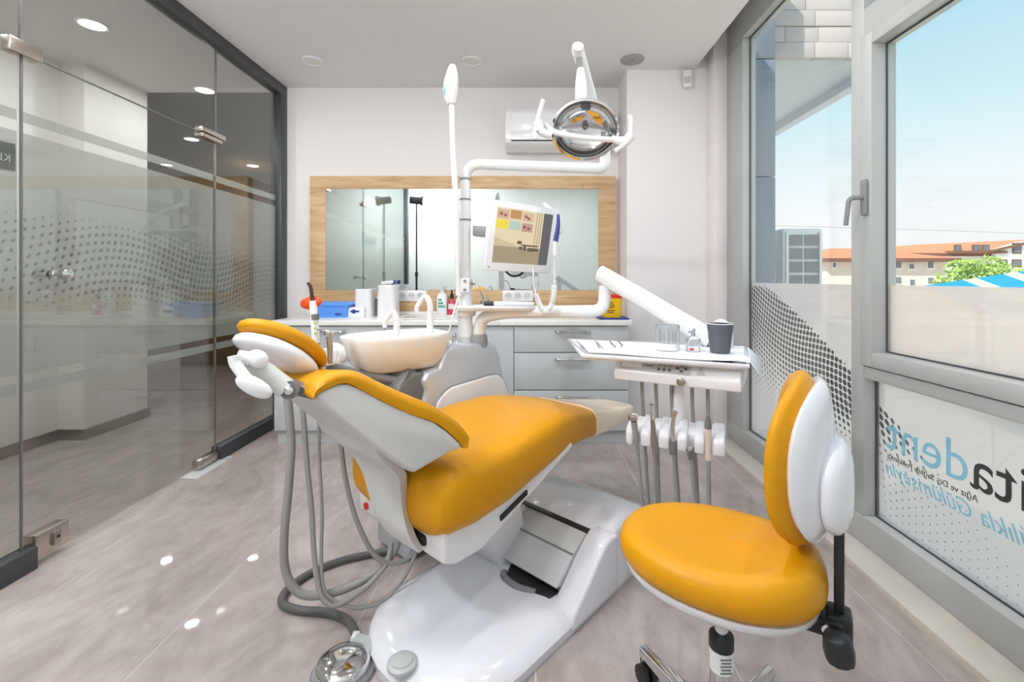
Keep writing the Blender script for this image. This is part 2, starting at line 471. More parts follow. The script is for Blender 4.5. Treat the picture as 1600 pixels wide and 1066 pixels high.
# ------------------------------------------------------------------ setting: the room
XL, XW, YB, YR, ZC = -1.945, 1.385, 3.656, -0.16, 2.648
def struct(o): o['kind'] = 'structure'; return o
floor = struct(box('floor', M_grout, (-7.4, 1.5, -0.3, 8.3, -0.06, -0.0015)))
tw, tl = 0.58, 1.16
tile_me = {}
for i in range(-13, 3):
    for j in range(-2, 7):
        x0, y0 = 0.02 + tw * i, 2.279 + tl * (j - 2)
        x1, y1 = min(x0 + tw, 1.262), min(y0 + tl, 8.2)
        y0c, x0c = max(y0, -0.28), max(x0, -7.3)
        if x1 - x0c < 0.05 or y1 - y0c < 0.05: continue
        if x1 < -2.2 and y1 < 0.6: continue
        box('tile', M_tile, (x0c + 0.002, x1 - 0.002, y0c + 0.002, y1 - 0.002, -0.012, 0.0), floor)
struct(box('ceiling', M_ceil, (-2.0, 1.2, -0.3, YB + 0.2, ZC, ZC + 0.14)))
struct(box('wall_back', M_wall, (-2.0, 0.9, YB, YB + 0.2, 0, ZC)))
colm = MB().prism([(0.712, 3.34, 0), (1.50, 3.34, 0), (1.50, 3.9, 0), (0.712, 3.9, 0)], (0, 0, 2.98)).build('wall_column', M_wall)
struct(colm)
jamb = struct(box('trim_1', M_wall, (1.29, 1.386, 3.215, 3.34, 0.03, 2.88), bevel=0.004))
struct(box('baseboard_column', M_steel, (0.712, 1.30, 3.325, 3.34, 0, 0.045)))
# curtain pocket over the window
struct(box('trim_2', M_ceil, (1.2, 1.5, -0.3, 3.34, 2.88, 2.98)))
struct(box('trim_3', M_ceil, (1.14, 1.2, -0.3, 3.34, ZC + 0.14, 2.98)))
struct(box('wall_rear', M_rear, (-2.0, 1.5, YR - 0.12, YR, 0, 2.98)))
struct(box('wall_window_sill', M_marble, (1.262, 1.50, -0.16, 3.34, -0.02, 0.029), bevel=0.003))

# glass partition with its door
def slab(name, m, x0, x1, y0, y1, z0, z1, parent, bevel=0.0): return box(name, m, (x0, x1, y0, y1, z0, z1), parent, bevel)
part = struct(thing('window_2', None, None, (XL, 1.8, 0)))
slab('top_rail', M_anth, XL - 0.04, XL + 0.03, YR, YB, 2.568, ZC, part, 0.003)
slab('end_post', M_anth, XL - 0.04, XL + 0.03, YB - 0.085, YB, 0, 2.568, part, 0.003)
slab('end_post', M_anth, XL - 0.04, XL + 0.03, YR, YR + 0.075, 0, 2.568, part, 0.003)
slab('bottom_rail', M_anth, XL - 0.035, XL + 0.03, 2.875, YB - 0.085, 0, 0.085, part, 0.003)
slab('bottom_rail', M_anth, XL - 0.035, XL + 0.03, YR + 0.075, 1.80, 0, 0.085, part, 0.003)
GX0, GX1 = XL - 0.011, XL - 0.001
slab('pane', M_glass, GX0, GX1, 2.875, YB - 0.09, 0.086, 2.567, part)
slab('pane', M_glass, GX0, GX1, 1.772, 2.868, 2.004, 2.567, part)
slab('pane', M_glass, GX0, GX1, YR + 0.08, 1.765, 0.086, 2.567, part)
for (a, b) in ((2.8700, 2.8740), (1.7655, 1.7685)):
    slab('edge_seal', M_neckg, GX0 - 0.001, GX1 + 0.001, a, b, 2.004 if a > 2 else 2.0, 2.567, part)
slab('edge_seal', M_neckg, GX0 - 0.001, GX1 + 0.001, 1.7655, 2.875, 1.999, 2.0035, part)
slab('frosted_band', M_filmL, GX0 - 0.006, GX0 - 0.005, 2.876, YB - 0.086, 0.764, 1.696, part)
slab('frosted_band', M_filmL, GX0 - 0.006, GX0 - 0.005, YR + 0.08, 1.765, 0.764, 1.696, part)
for z0, z1 in ((1.738, 1.779), (0.687, 0.729)):
    slab('frosted_stripe', M_filmS, GX0 - 0.006, GX0 - 0.005, 2.876, YB - 0.086, z0, z1, part)
    slab('frosted_stripe', M_filmS, GX0 - 0.006, GX0 - 0.005, YR + 0.08, 1.765, z0, z1, part)
sg = slab('room_sign', M_neckg, GX0 - 0.009, GX0 - 0.0065, 1.30, 1.762, 1.54, 1.645, part)
text_mesh('lettering', 'KL', M_paper, sg, (GX0 - 0.0048, 1.746, 1.572), (0, -1, 0), (0, 0, 1), 0.042) 
door = struct(thing('door_1', None, None, (XL, 1.78, 0)))
slab('pane', M_glass, GX0, GX1, 1.774, 2.865, 0.02, 1.997, door)
slab('edge_seal', M_neckg, GX0 - 0.001, GX1 + 0.001, 1.7700, 1.7730, 0.02, 1.997, door)
slab('edge_seal', M_nickel, GX0 - 0.001, GX1 + 0.001, 2.8655, 2.8685, 0.02, 1.997, door)
slab('frosted_band', M_filmL, GX0 - 0.006, GX0 - 0.005, 1.775, 2.865, 0.764, 1.696, door)
for z0, z1 in ((1.738, 1.779), (0.687, 0.729)):
    slab('frosted_stripe', M_filmS, GX0 - 0.006, GX0 - 0.005, 1.775, 2.865, z0, z1, door)
for y0, y1, z0, z1 in ((1.71, 1.83, 1.985, 2.04),):
    slab('patch_fitting', M_nickel, GX0 - 0.02, GX1 + 0.02, y0, y1, z0, z1, door, 0.004)
slab('patch_fitting', M_nickel, GX0 - 0.02, GX1 + 0.022, 2.72, 2.90, 1.975, 2.0, door, 0.004)
slab('patch_fitting', M_nickel, GX0 - 0.02, GX1 + 0.022, 2.72, 2.93, 2.006, 2.035, door, 0.004)
slab('bottom_pivot', M_nickel, GX0 - 0.02, GX1 + 0.022, 2.70, 2.865, 0.012, 0.062, door, 0.004)
slab('bottom_lock', M_nickel, GX0 - 0.02, GX1 + 0.022, 1.80, 1.93, 0.03, 0.125, door, 0.004)
lk = slab('lock_case', M_steel, GX1 + 0.021, GX1 + 0.034, 1.858, 1.888, 0.052, 0.108, door, 0.005)
MB().lathe([(0.006, 0), (0.006, 0.004)], (GX1 + 0.034, 1.873, 0.085), (1, 0, 0), 12).build('keyhole', M_black, lk)
for sgn in (1, -1):
    x = GX1 if sgn > 0 else GX0
    MB().lathe([(0.016, 0), (0.016, 0.004), (0.009, 0.006), (0.009, 0.03), (0.014, 0.032), (0.022, 0.04), (0.026, 0.052), (0.022, 0.066), (0.012, 0.073), (0.0, 0.074)],
               (x, 1.885, 1.15), (sgn, 0, 0), 20).build('door_knob', M_chrome, door)
fs = box('floor_spring_cover', M_greyl, (XL - 0.035, XL + 0.075, 2.60, 2.93, 0.0, 0.004), bevel=0.001)
tag(fs, 'polished steel floor spring plate set in tiles below glass door pivot', 'floor plate')

# the corridor beyond the glass
struct(box('wall_corridor', M_corr, (-3.5, -3.3, -0.3, 3.235, 0, ZC)))
struct(box('wall_corridor_column', M_corr, (-3.5, -3.12, 3.235, 3.77, 0, ZC)))
struct(box('baseboard_corridor', M_steel, (-3.3, -3.288, 0.2, 3.235, 0, 0.075)))
struct(box('baseboard_corridor_column', M_steel, (-3.3, -3.108, 3.223, 3.78, 0, 0.075)))
struct(box('ceiling_corridor', M_ceil, (-3.5, XL - 0.04, -0.3, 3.75, ZC, ZC + 0.14)))
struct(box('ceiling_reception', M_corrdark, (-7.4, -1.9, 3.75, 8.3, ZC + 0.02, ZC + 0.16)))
struct(box('wall_reception_end', M_corr, (-7.4, -1.9, 7.9, 8.1, 0, ZC + 0.02)))
struct(box('wall_reception_left', M_corr, (-7.4, -7.3, 3.5, 8.1, 0, ZC + 0.02)))
struct(box('wall_reception_front', M_corr, (-7.4, -3.5, 3.57, 3.77, 0, ZC + 0.02)))
struct(box('wall_reception_right', M_corr, (-2.0, -1.9, YB + 0.2, 8.0, 0, ZC + 0.02)))
struct(box('wall_corridor_end', M_corr, (-3.5, XL - 0.04, -0.42, -0.3, 0, ZC)))
bw = thing('wardrobe', 'tall brown wooden cabinet in the reception beyond the glass', 'cabinet', (-4.05, 6.2, 0))
box('carcass', M_brown, (-4.55, -3.66, 6.02, 6.6, 0, 2.46), bw)
for k in range(2): box('door', M_brown, (-4.54 + k * 0.44, -4.11 + k * 0.44, 6.0, 6.02, 0.06, 2.44), bw, 0.003)
def round_lamp(label, x, y, z, r, m, group=None, lit=0.0, cat='ceiling light', inner=0.8):
    t = thing('ceiling_light', label, cat, (x, y, z), group)
    MB().lathe([(r, 0), (r, -0.004), (r * 0.96, -0.008), (r * inner, -0.006), (r * inner, 0)], (x, y, z), (0, 0, 1), 28).build('rim', M_white, t)
    MB().lathe([(r * inner, -0.0015), (r * inner, -0.004), (0.0, -0.0045)], (x, y, z), (0, 0, 1), 28).build('diffuser', m, t)
    if lit:
        l = bpy.data.objects.new('bulb', bpy.data.lights.new('bulb', 'AREA')); l.data.shape = 'DISK'; l.data.size = r * 1.4
        l.data.energy = lit; l.data.color = (0.97, 0.975, 1); C.objects.link(l); l.parent = t; l.location = (0, 0, -0.012)
    return t
lab = ['nearest lit corridor downlight seen through top of glass door', 'lit corridor downlight seen at far pane edge under black rail',
       'lit reception downlight just left of the upper door hinge', 'lit reception downlight seen through narrow far pane',
       'small distant lit downlight over the frosted stripe', 'farthest small lit downlight before the brown cabinet', 'lit corridor downlight beside camera end of glass']
for (x, y, z), l in zip(((-2.6, 2.746, ZC), (-2.6, 3.70, ZC), (-3.70, 5.06, ZC + .02), (-3.74, 6.25, ZC + .02), (-4.87, 6.2, ZC + .02), (-4.93, 7.4, ZC + .02), (-2.6, 1.3, ZC)), lab):
    round_lamp(l, x, y, z, 0.08, M_lampon, 'lit downlights beyond the glass', CORR_W)
round_lamp('unlit white round downlight at left of ceiling near mirror', -1.504, 3.205, ZC, 0.072, M_lightoff, 'unlit room downlights')
round_lamp('unlit white round downlight above the wooden mirror frame', -0.396, 3.205, ZC, 0.072, M_lightoff, 'unlit room downlights')
for x, side in ((-1.504, 'left'), (-0.396, 'middle'), (0.712, 'right')):  # fill lamps added on the unseen part of the ceiling to brighten the room
    for y, row in ((1.975, 'over the dental chair'), (0.745, 'nearest the camera')):
        round_lamp('added unseen fill downlight in the %s of the ceiling row %s' % (side, row), x, y, ZC, 0.072, M_lampon, 'added fill downlights', FILL_W)
t = thing('ceiling_speaker', 'grey round ceiling speaker above the operating light', 'speaker', (0.717, 3.186, ZC))
MB().lathe([(0.082, 0), (0.082, -0.006), (0.0, -0.009)], (0.717, 3.186, ZC), n=28).build('grille', M_speaker, t)
MB().lathe([(0.014, -0.0085), (0.012, -0.014), (0, -0.015)], (0.717, 3.186, ZC), n=12).build('sensor_eye', M_grey, t)

# window wall
win = struct(thing('window_1', None, None, (XW, 1.5, 0)))
XG = 1.436; XO = 1.475
def wbar(name, y0, y1, z0, z1, x0=XW, bevel=0.004, x1=XO): return box(name, M_alu, (x0, x1, y0, y1, z0, z1), win, bevel)
wbar('bottom_rail', YR, 3.225, 0.029, 0.149)
wbar('top_rail', YR, 3.225, 2.695, 2.88)
wbar('jamb_post', 2.99, 3.225, 0.149, 2.695)
wbar('mullion', 1.905, 1.98, 0.149, 2.695)
wbar('transom', YR, 1.905, 0.721, 0.77)
wbar('transom', YR, 1.905, 2.13, 2.244)
wbar('jamb_post', YR, YR + 0.08, 0.149, 2.695)
XS = XW - 0.012
sash = [('sash_post', 1.847, 1.912, 0.775, 2.125), ('sash_post', 0.25, 0.32, 0.775, 2.125), ('sash_rail', 0.32, 1.847, 0.775, 0.835), ('sash_rail', 0.32, 1.847, 2.075, 2.125)]
for nm, a, b, z0, z1 in sash: wbar(nm, a, b, z0, z1, XS, 0.005)
wbar('mullion', 0.17, 0.25, 0.149, 2.695)
G = 0.006
def wp(name, m, y0, y1, z0, z1, x=XG, th=0.012): return box(name, m, (x, x + th, y0, y1, z0, z1), win)
panes = ((1.98, 2.99, 0.149, 2.695), (0.25, 1.905, 0.149, 0.721), (0.32, 1.847, 0.835, 2.075), (0.25, 1.905, 2.244, 2.695), (YR + .08, 0.17, 0.149, 2.695))
for y0, y1, z0, z1 in panes:
    wp('pane', M_wglass, y0, y1, z0, z1)
    gk = MB()
    for a in ((y0, y0 + G, z0, z1), (y1 - G, y1, z0, z1), (y0 + G, y1 - G, z0, z0 + G), (y0 + G, y1 - G, z1 - G, z1)):
        gk.box(XG - 0.004, XG, *a)
    gk.build('gasket', M_alud, win)
wp('frosted_film', M_filmW, 1.981, 2.989, 0.15, 1.105, XG + 0.014, 0.001)
wp('frosted_film', M_filmW, 0.251, 1.904, 0.15, 0.72, XG + 0.014, 0.001)
wp('frosted_film', M_filmU, 0.321, 1.846, 0.836, 1.105, XG + 0.014, 0.001)
hd = MB().obox((XS - 0.008, 1.875, 1.462), (0.016, 0.03, 0.145), None).build('handle_plate', M_grey, win, 0.006)
MB().tube(bend_path([(XS - 0.016, 1.875, 1.462), (XS - 0.062, 1.885, 1.462), (XS - 0.066, 1.90, 1.35)], 0.02), [0.0105, 0.009], 10).build('handle_lever', M_grey, hd)
# printed lettering on the lower pane (reads from the street)
XT = XG + 0.0125
def wtext(body, px, py, m, size, shear=0.0, spacing=1.0):
    k = (px - VX) / FPX; Y = 1.44 / k
    z = EYE - (py - VY) * Y / FPX
    # laid out from the street: the text runs away from the camera and ends at the far jamb
    return body, Y, z, m, size, shear, spacing
lines = [('dent', 1.866, 0.45, M_skyprint, 0.195, 0.0, 1.0, 'RIGHT'), ('ita', 1.515, 0.45, M_dkprint, 0.195, 0.0, 1.0, 'RIGHT'),
         ('Ağız ve Diş Sağlığı Polikliniği', 1.862, 0.408, M_dkprint, 0.031, 0.0, 1.0, 'RIGHT'), ('Sağlıkla Gülümseyin', 1.866, 0.345, M_skyprint, 0.078, 0.35, 1.0, 'RIGHT')]
for body, Y, z, m, size, shear, sp_, al in lines:
    text_mesh('lettering', body, m, win, (XT, Y, z), (0, 1, 0), (0, 0, 1), size, 0.0004, shear, al, sp_)

# ------------------------------------------------------------------ cabinets and worktop
YF = 3.12
def handle(parent, x0, x1, z, y=YF):
    m_ = MB()
    m_.tube(bend_path([(x0, y - 0.0, z), (x0 + .01, y - 0.03, z), (x1 - .01, y - 0.03, z), (x1, y, z)], 0.014, 4), 0.0095, 8)
    return m_.build('handle', M_chrome, parent)
def cabinet(x0, x1, label, fronts):
    t = thing('base_cabinet', label, 'cabinet', ((x0 + x1) / 2, 3.38, 0), 'grey base cabinets under the worktop')
    box('carcass', M_cabd, (x0 + 0.002, x1 - 0.002, YF + 0.02, YB - 0.004, 0.1, 0.815 if 'sink' not in label else 0.73), t)
    box('plinth', M_cab, (x0, x1, YF + 0.05, YF + 0.066, 0, 0.1), t)
    for kind, fx0, fx1, z0, z1, hx in fronts:
        f = box(kind, M_cab, (fx0 + 0.002, fx1 - 0.002, YF, YF + 0.019, z0 + 0.002, z1 - 0.002), t, 0.0015)
        if kind == 'drawer': handle(f, hx[0], hx[1], hx[2])
        else: handle_v(f, hx[0], hx[2])
    return t
def handle_v(parent, x, z):
    MB().tube(bend_path([(x, YF, z), (x, YF - 0.03, z), (x, YF - 0.03, z - 0.12), (x, YF, z - 0.12)], 0.012, 4), 0.0062, 8).build('handle', M_chrome, parent)
Z3 = ((0.632, 0.812), (0.377, 0.630), (0.1, 0.375))
hz = (0.775, 0.590, 0.336)
cabinet(-1.725, -0.977, 'grey drawer cabinet at left end beside the glass wall', [('drawer', -1.725, -0.977, a, b, (-1.44, -1.24, h)) for (a, b), h in zip(Z3, hz)])
cabinet(-0.977, -0.100, 'grey two door sink cabinet behind the silver unit', [('door', -0.977, -0.539, 0.1, 0.812, (-0.58, 0, 0.76)), ('door', -0.539, -0.100, 0.1, 0.812, (-0.50, 0, 0.76))])
cabinet(-0.100, 0.676, 'grey drawer cabinet at right end beside the wall column', [('drawer', -0.10, 0.676, a, b, (0.18, 0.41, h)) for (a, b), h in zip(Z3, hz)])
cx0, cx1, cy0, cy1 = -0.86, -0.20, 3.20, 3.48     # sink cut-out
wt = thing('worktop', 'long white worktop with upstand over the grey cabinets', 'worktop', (-0.52, 3.38, 0.816))
b = MB()
bx = (-1.74, 0.70, 3.095, YB - 0.002)
b.box(bx[0], cx0, bx[2], bx[3], 0.816, 0.85); b.box(cx1, bx[1], bx[2], bx[3], 0.816, 0.85)
b.box(cx0, cx1, bx[2], cy0, 0.816, 0.85); b.box(cx0, cx1, cy1, bx[3], 0.816, 0.85)
b.build('slab', M_top, wt, 0.004)
box('upstand', M_top, (-1.74, 0.70, 3.60, YB - 0.003, 0.85, 0.877), wt, 0.003)
sk = thing('sink', 'white inset sink in the worktop behind the silver unit', 'sink', (-0.53, 3.34, 0.75))
rr = []
def rrect(x0, x1, y0, y1, z, r, k=5):
    out = []
    for cx, cy, a0 in ((x1 - r, y1 - r, 0), (x0 + r, y1 - r, 90), (x0 + r, y0 + r, 180), (x1 - r, y0 + r, 270)):
        for j in range(k + 1):
            a = R(a0 + 90 * j / k); out.append((cx + r * math.cos(a), cy + r * math.sin(a), z))
    return out
MB().loft([rrect(cx0 - .02, cx1 + .02, cy0 - .02, cy1 + .02, 0.851, .05), rrect(cx0 - .02, cx1 + .02, cy0 - .02, cy1 + .02, 0.859, .05), rrect(cx0 + .01, cx1 - .01, cy0 + .01, cy1 - .01, 0.859, .05),
           rrect(cx0 + .02, cx1 - .02, cy0 + .02, cy1 - .02, 0.74, .06)], True, False).build('basin', M_porc, sk)
MB().lathe([(0.025, 0), (0.025, 0.01), (0.016, 0.02), (0.016, 0.08), (0.014, 0.085), (0, 0.086)], (-0.30, 3.53, 0.85)).build('tap_body', M_chrome, sk)
MB().tube(cat_spline([(-0.30, 3.53, 0.92), (-0.31, 3.50, 0.985), (-0.33, 3.44, 0.99), (-0.35, 3.40, 0.955)]), 0.009, 10).build('tap_spout', M_chrome, sk)

# ------------------------------------------------------------------ mirror in oak frame
mi = thing('wall_mirror', 'wide rectangular mirror in a broad oak board surround', 'mirror', (-0.5, 3.62, 0.877))
x0, x1, z0, z1 = -1.71, 0.68, 0.878, 1.935; a0, a1, c0, c1 = -1.587, 0.545, 1.042, 1.835
box('board', M_oak, (x0, x1, 3.60, YB, c1, z1), mi, 0.001)
box('board', M_oak, (x0, x1, 3.60, YB, z0, c0), mi, 0.001)
def vboard(xa, xb):
    o = box('board', M_oak, (xa, xb, 3.60, YB, c0 + 0.0005, c1 - 0.0005), mi, 0.001)
vboard(x0, a0); vboard(a1, x1)
box('mirror_glass', M_mirror, (a0 + 0.001, a1 - 0.001, 3.604, 3.62, c0 + 0.001, c1 - 0.001), mi)
def sockets(x, z, n, label):
    t = thing('power_socket', label, 'socket', (x, 3.60, z), None)
    w = 0.076 * n + 0.01
    box('cover_plate', M_white, (x - w / 2, x + w / 2, 3.589, 3.60, z - 0.042, z + 0.042), t, 0.003)
    for k in range(n):
        cx = x + (k - (n - 1) / 2) * 0.073
        s_ = MB().lathe([(0.028, 0), (0.027, 0.004), (0.021, 0.003), (0.019, 0.0012), (0, 0.001)], (cx, 3.589, z), (0, -1, 0), 20).build('socket_insert', M_whiteg, t)
        h = MB()
        for sx in (-1, 1): h.lathe([(0.0035, 0), (0.0035, 0.001)], (cx + sx * 0.0095, 3.5876, z), (0, -1, 0), 8)
        h.build('pin_hole', M_black, s_)
sockets(-0.915, 0.998, 3, 'white triple wall socket left of the soap bottle')
sockets(-0.085, 0.998, 3, 'white triple wall socket right of the pole')

# ------------------------------------------------------------------ air conditioner, detector
ac = thing('air_conditioner', 'white wall air conditioner high on back wall behind the operating light', 'air conditioner', (0.22, 3.55, 2.12))
pr = [(3.655, 2.12), (3.50, 2.12), (3.44, 2.15), (3.43, 2.20), (3.43, 2.37), (3.46, 2.415), (3.655, 2.42)]
MB().prism([(-0.175, y, z) for y, z in pr], (0.80, 0, 0)).build('casing', M_white, ac, 0.006)
box('air_flap', M_white, (-0.13, 0.58, 3.424, 3.434, 2.165, 2.235), ac, 0.002)
box('outlet_gap', M_black, (-0.13, 0.58, 3.427, 3.4345, 2.158, 2.164), ac)
dt = thing('motion_detector', 'small white motion detector high on the wall column', 'detector', (1.14, 3.30, 2.55))
MB().obox((1.14, 3.305, 2.565), (0.06, 0.04, 0.12), (0.95, -0.3, 0), (0.3, 0.95, 0)).build('housing', M_white, dt, 0.01)
MB().obox((1.132, 3.284, 2.55), (0.045, 0.006, 0.045), (0.95, -0.3, 0), (0.3, 0.95, 0)).build('lens', M_greyl, dt, 0.002)
MB().cyl((1.15, 3.32, 2.57), (1.15, 3.34, 2.57), 0.02).build('bracket', M_white, dt)

# ------------------------------------------------------------------ things on the worktop
ZT = 0.85
def label_panel(parent, m, x0, x1, y, z0, z1, nm='printed_label'): return box(nm, m, (x0, x1, y - 0.001, y, z0, z1), parent)
bb = thing('storage_box', 'blue plastic lidded box at left end of the worktop', 'box', (-1.43, 3.42, ZT))
MB().loft([rrect(-1.545, -1.32, 3.34, 3.50, ZT, .015), rrect(-1.555, -1.31, 3.33, 3.51, ZT + 0.085, .015)]).build('tub', M_bluebox, bb)
MB().loft([rrect(-1.57, -1.29, 3.32, 3.52, ZT + 0.085, .018), rrect(-1.57, -1.29, 3.32, 3.52, ZT + 0.10, .018), rrect(-1.55, -1.31, 3.34, 3.50, ZT + 0.112, .018)]).build('lid', M_bluebox, bb)
box('maker_mark', M_bluedk, (-1.40, -1.36, 3.330, 3.336, ZT + 0.02, ZT + 0.03), bb)
gb = thing('tissue_box', 'small white box with blue oval print beside blue tub', 'box', (-1.26, 3.37, ZT))
box('carton', M_paper, (-1.318, -1.20, 3.36, 3.385, ZT, ZT + 0.075), gb, 0.002)
MB().lathe([(0.016, 0), (0.016, 0.001)], (-1.275, 3.36, ZT + 0.042), (0, -1, 0), 16).build('blue_print', M_bluedk, gb)
box('blue_stripe', M_bluedk, (-1.30, -1.235, 3.3585, 3.36, ZT + 0.036, ZT + 0.05), gb)
def canister(x0, x1, y0, y1, h, nm, label):
    t = thing(nm, label, 'dispenser', ((x0 + x1) / 2, (y0 + y1) / 2, ZT))
    MB().loft([rrect(x0 - .006, x1 + .006, y0, y1, ZT, .03), rrect(x0, x1, y0, y1, ZT + h * 0.93, .03)]).build('housing', M_white, t)
    MB().loft([rrect(x0 - .004, x1 + .004, y0 - .003, y1 + .003, ZT + h * 0.93, .03), rrect(x0, x1, y0, y1, ZT + h, .03)]).build('lid', M_white, t)
    return t
canister(-1.285, -1.165, 3.39, 3.51, 0.205, 'towel_dispenser', 'shorter white tissue canister between blue tub and tall canister')
canister(-1.11, -0.98, 3.37, 3.51, 0.235, 'towel_dispenser', 'taller white tissue canister left of the sockets')
jr = thing('glass_jar', 'small clear jar half hidden between the two white canisters', 'jar', (-1.155, 3.545, ZT))
MB().lathe([(0.03, 0), (0.03, 0.12), (0.026, 0.13), (0.0, 0.131)], (-1.155, 3.545, ZT)).build('body', M_clearpl, jr)
MB().lathe([(0.028, 0.13), (0.028, 0.15), (0, 0.152)], (-1.155, 3.545, ZT)).build('lid', M_white, jr)
sp = thing('spray_bottle', 'white and purple trigger sprayer standing behind tall canister', 'spray bottle', (-1.055, 3.555, ZT))
MB().lathe([(0.032, 0), (0.034, 0.01), (0.034, 0.15), (0.014, 0.2), (0.013, 0.225), (0, 0.226)], (-1.070, 3.555, ZT)).build('bottle', M_white, sp)
MB().obox((-1.085, 3.550, ZT + 0.252), (0.10, 0.024, 0.026), (1, 0, 0.1)).build('spray_head', M_white, sp, 0.006)
MB().obox((-1.030, 3.550, ZT + 0.256), (0.022, 0.026, 0.032)).build('nozzle', M_bluedk, sp, 0.004)
MB().tube([(-1.085, 3.550, ZT + 0.242), (-1.070, 3.540, ZT + 0.215), (-1.085, 3.535, ZT + 0.20)], 0.006, 8).build('trigger', M_bluedk, sp)
pb = thing('soap_bottle', 'white pump bottle with teal print left of the pink bottle', 'bottle', (-0.66, 3.54, ZT))
MB().loft([rrect(-.705, -.625, 3.52, 3.57, ZT, .018), rrect(-.705, -.625, 3.52, 3.57, ZT + .15, .018), rrect(-.69, -.64, 3.53, 3.56, ZT + .17, .012), rrect(-.68, -.65, 3.535, 3.555, ZT + .178, .008)]).build('bottle', M_white, pb)
MB().tube(bend_path([(-.665, 3.545, ZT + .178), (-.665, 3.545, ZT + .215), (-.665, 3.50, ZT + .213)], .012), .007, 8).build('pump', M_white, pb)
MB().cyl((-.665, 3.545, ZT + .176), (-.665, 3.545, ZT + .195), .014).build('collar', M_white, pb)
for k in range(3): label_panel(pb, M_teal, -.69, -.64 - .012 * k, 3.5195, ZT + .062 + .025 * k, ZT + .078 + .025 * k)
kb = thing('mouthwash_bottle', 'pink bottle with black dropper cap beside soap bottle', 'bottle', (-.59, 3.54, ZT))
MB().lathe([(.03, 0), (.031, .01), (.031, .10), (.012, .125), (.011, .135), (0, .136)], (-.59, 3.54, ZT)).build('bottle', M_pink, kb)
MB().lathe([(.014, .13), (.014, .165), (.007, .17), (.007, .19), (0, .2)], (-.59, 3.54, ZT)).build('cap', M_black, kb)
label_panel(kb, M_white, -.612, -.568, 3.51, ZT + .05, ZT + .09)
pl = box('document_tray', M_bluedk, (0.485, 0.69, 3.16, 3.36, ZT + .0005, ZT + .012), bevel=.002)
tag(pl, 'thin dark plate under the yellow sharps bin', 'plate')
yb = thing('sharps_bin', 'yellow medical sharps bin with red lid at right end of worktop', 'bin', (.585, 3.25, ZT + .0125))
zz = ZT + .0125
MB().loft([rrect(.525, .645, 3.20, 3.31, zz, .02), rrect(.52, .65, 3.19, 3.32, zz + .135, .02)]).build('bin_body', M_yelbin, yb)
MB().loft([rrect(.517, .653, 3.187, 3.323, zz + .135, .022), rrect(.517, .653, 3.187, 3.323, zz + .15, .022), rrect(.535, .635, 3.2, 3.31, zz + .158, .02)]).build('bin_lid', M_red, yb)
mk = MB()
for a in (90, 210, 330):
    cx, cz = .572 + .011 * math.cos(R(a)), zz + .085 + .011 * math.sin(R(a))
    pts = [(cx + .010 * math.cos(R(a + q)), 3.1915, cz + .010 * math.sin(R(a + q))) for q in range(-150 + 180, 151 + 180 + 20, 20)]
    mk.tube([(cx + .010 * math.cos(R(a + q)), 3.1925, cz + .010 * math.sin(R(a + q))) for q in range(-130, 131, 20)], .0026, 5)
mk.lathe([(.0045, 0), (.0045, .001)], (.572, 3.194, zz + .085), (0, -1, 0), 12)
mk.build('biohazard_mark', M_black, yb)
for k in range(2): box('printed_line', M_black, (.545, .60 - .01 * k, 3.1945, 3.1955, zz + .045 - .012 * k, zz + .05 - .012 * k), yb)

# ------------------------------------------------------------------ dental chair
dc = thing('dental_chair', 'yellow dental treatment chair reclined on a white floor base', 'dental chair', ch(0.3, 0.2, 0))
# floor plate: outline in (t, w), w>0 is the far side
def plate_ring(z, ins):
    pts = []
    for a in range(0, 181, 12):                       # rounded nose towards the camera
        f = R(90 + a)
        pts.append((0.10 + (0.245 - ins) * math.cos(f), 0.165 + (0.285 - ins) * math.sin(f)))
    pts += [(1.02 - ins, -0.115 + ins), (1.06 - ins, -0.07 + ins), (1.06 - ins, 0.41 - ins), (1.02 - ins, 0.45 - ins)]
    return [ch(t, w, z) for t, w in pts]
MB().loft([plate_ring(0.0, 0.004), plate_ring(0.03, 0.0), plate_ring(0.05, 0.012), plate_ring(0.066, 0.05), plate_ring(0.076, 0.11)]).build('base_plate', M_whitel, dc)
capc = onz(628, 1037, 0.072)
bc = MB().lathe([(0.040, -0.004), (0.040, 0.004), (0.037, 0.007), (0.030, 0.008), (0.029, 0.012), (0.0, 0.016)], capc + Vector((0, 0, 0)), n=28).build('bolt_cover', M_greyl, dc)
# raised hump over the lift
def hump_ring(t, w0, w1, zb, zt, sl):
    return [ch(t, w0, zb), ch(t, w0 + 0.004, zb + (zt - zb) * 0.55), ch(t, w0 + sl, zt - 0.012), ch(t, w0 + sl + 0.03, zt),
            ch(t, w1 - sl - 0.03, zt), ch(t, w1 - sl, zt - 0.012), ch(t, w1 - 0.004, zb + (zt - zb) * 0.55), ch(t, w1, zb)]
hm = MB()
hm.loft([hump_ring(0.555, -0.12, 0.45, 0.01, 0.216, 0.02), hump_ring(0.72, -0.12, 0.45, 0.01, 0.214, 0.022), hump_ring(0.88, -0.115, 0.445, 0.01, 0.198, 0.03), hump_ring(0.99, -0.10, 0.43, 0.01, 0.150, 0.05), hump_ring(1.05, -0.07, 0.40, 0.01, 0.08, 0.06)])
ck = [(.345, .045), (.352, .062), (.385, .088), (.43, .122), (.48, .166), (.52, .198), (.545, .212), (.575, .217), (.62, .216), (.62, .012), (.345, .012)]
for wa, wb in ((-.125, -.032), (.262, .455)): hm.loft([[ch(t, wa, z) for t, z in ck], [ch(t, wb, z) for t, z in ck]])
hm.build('lift_housing', M_whitel, dc, .012, 3, ang=50)
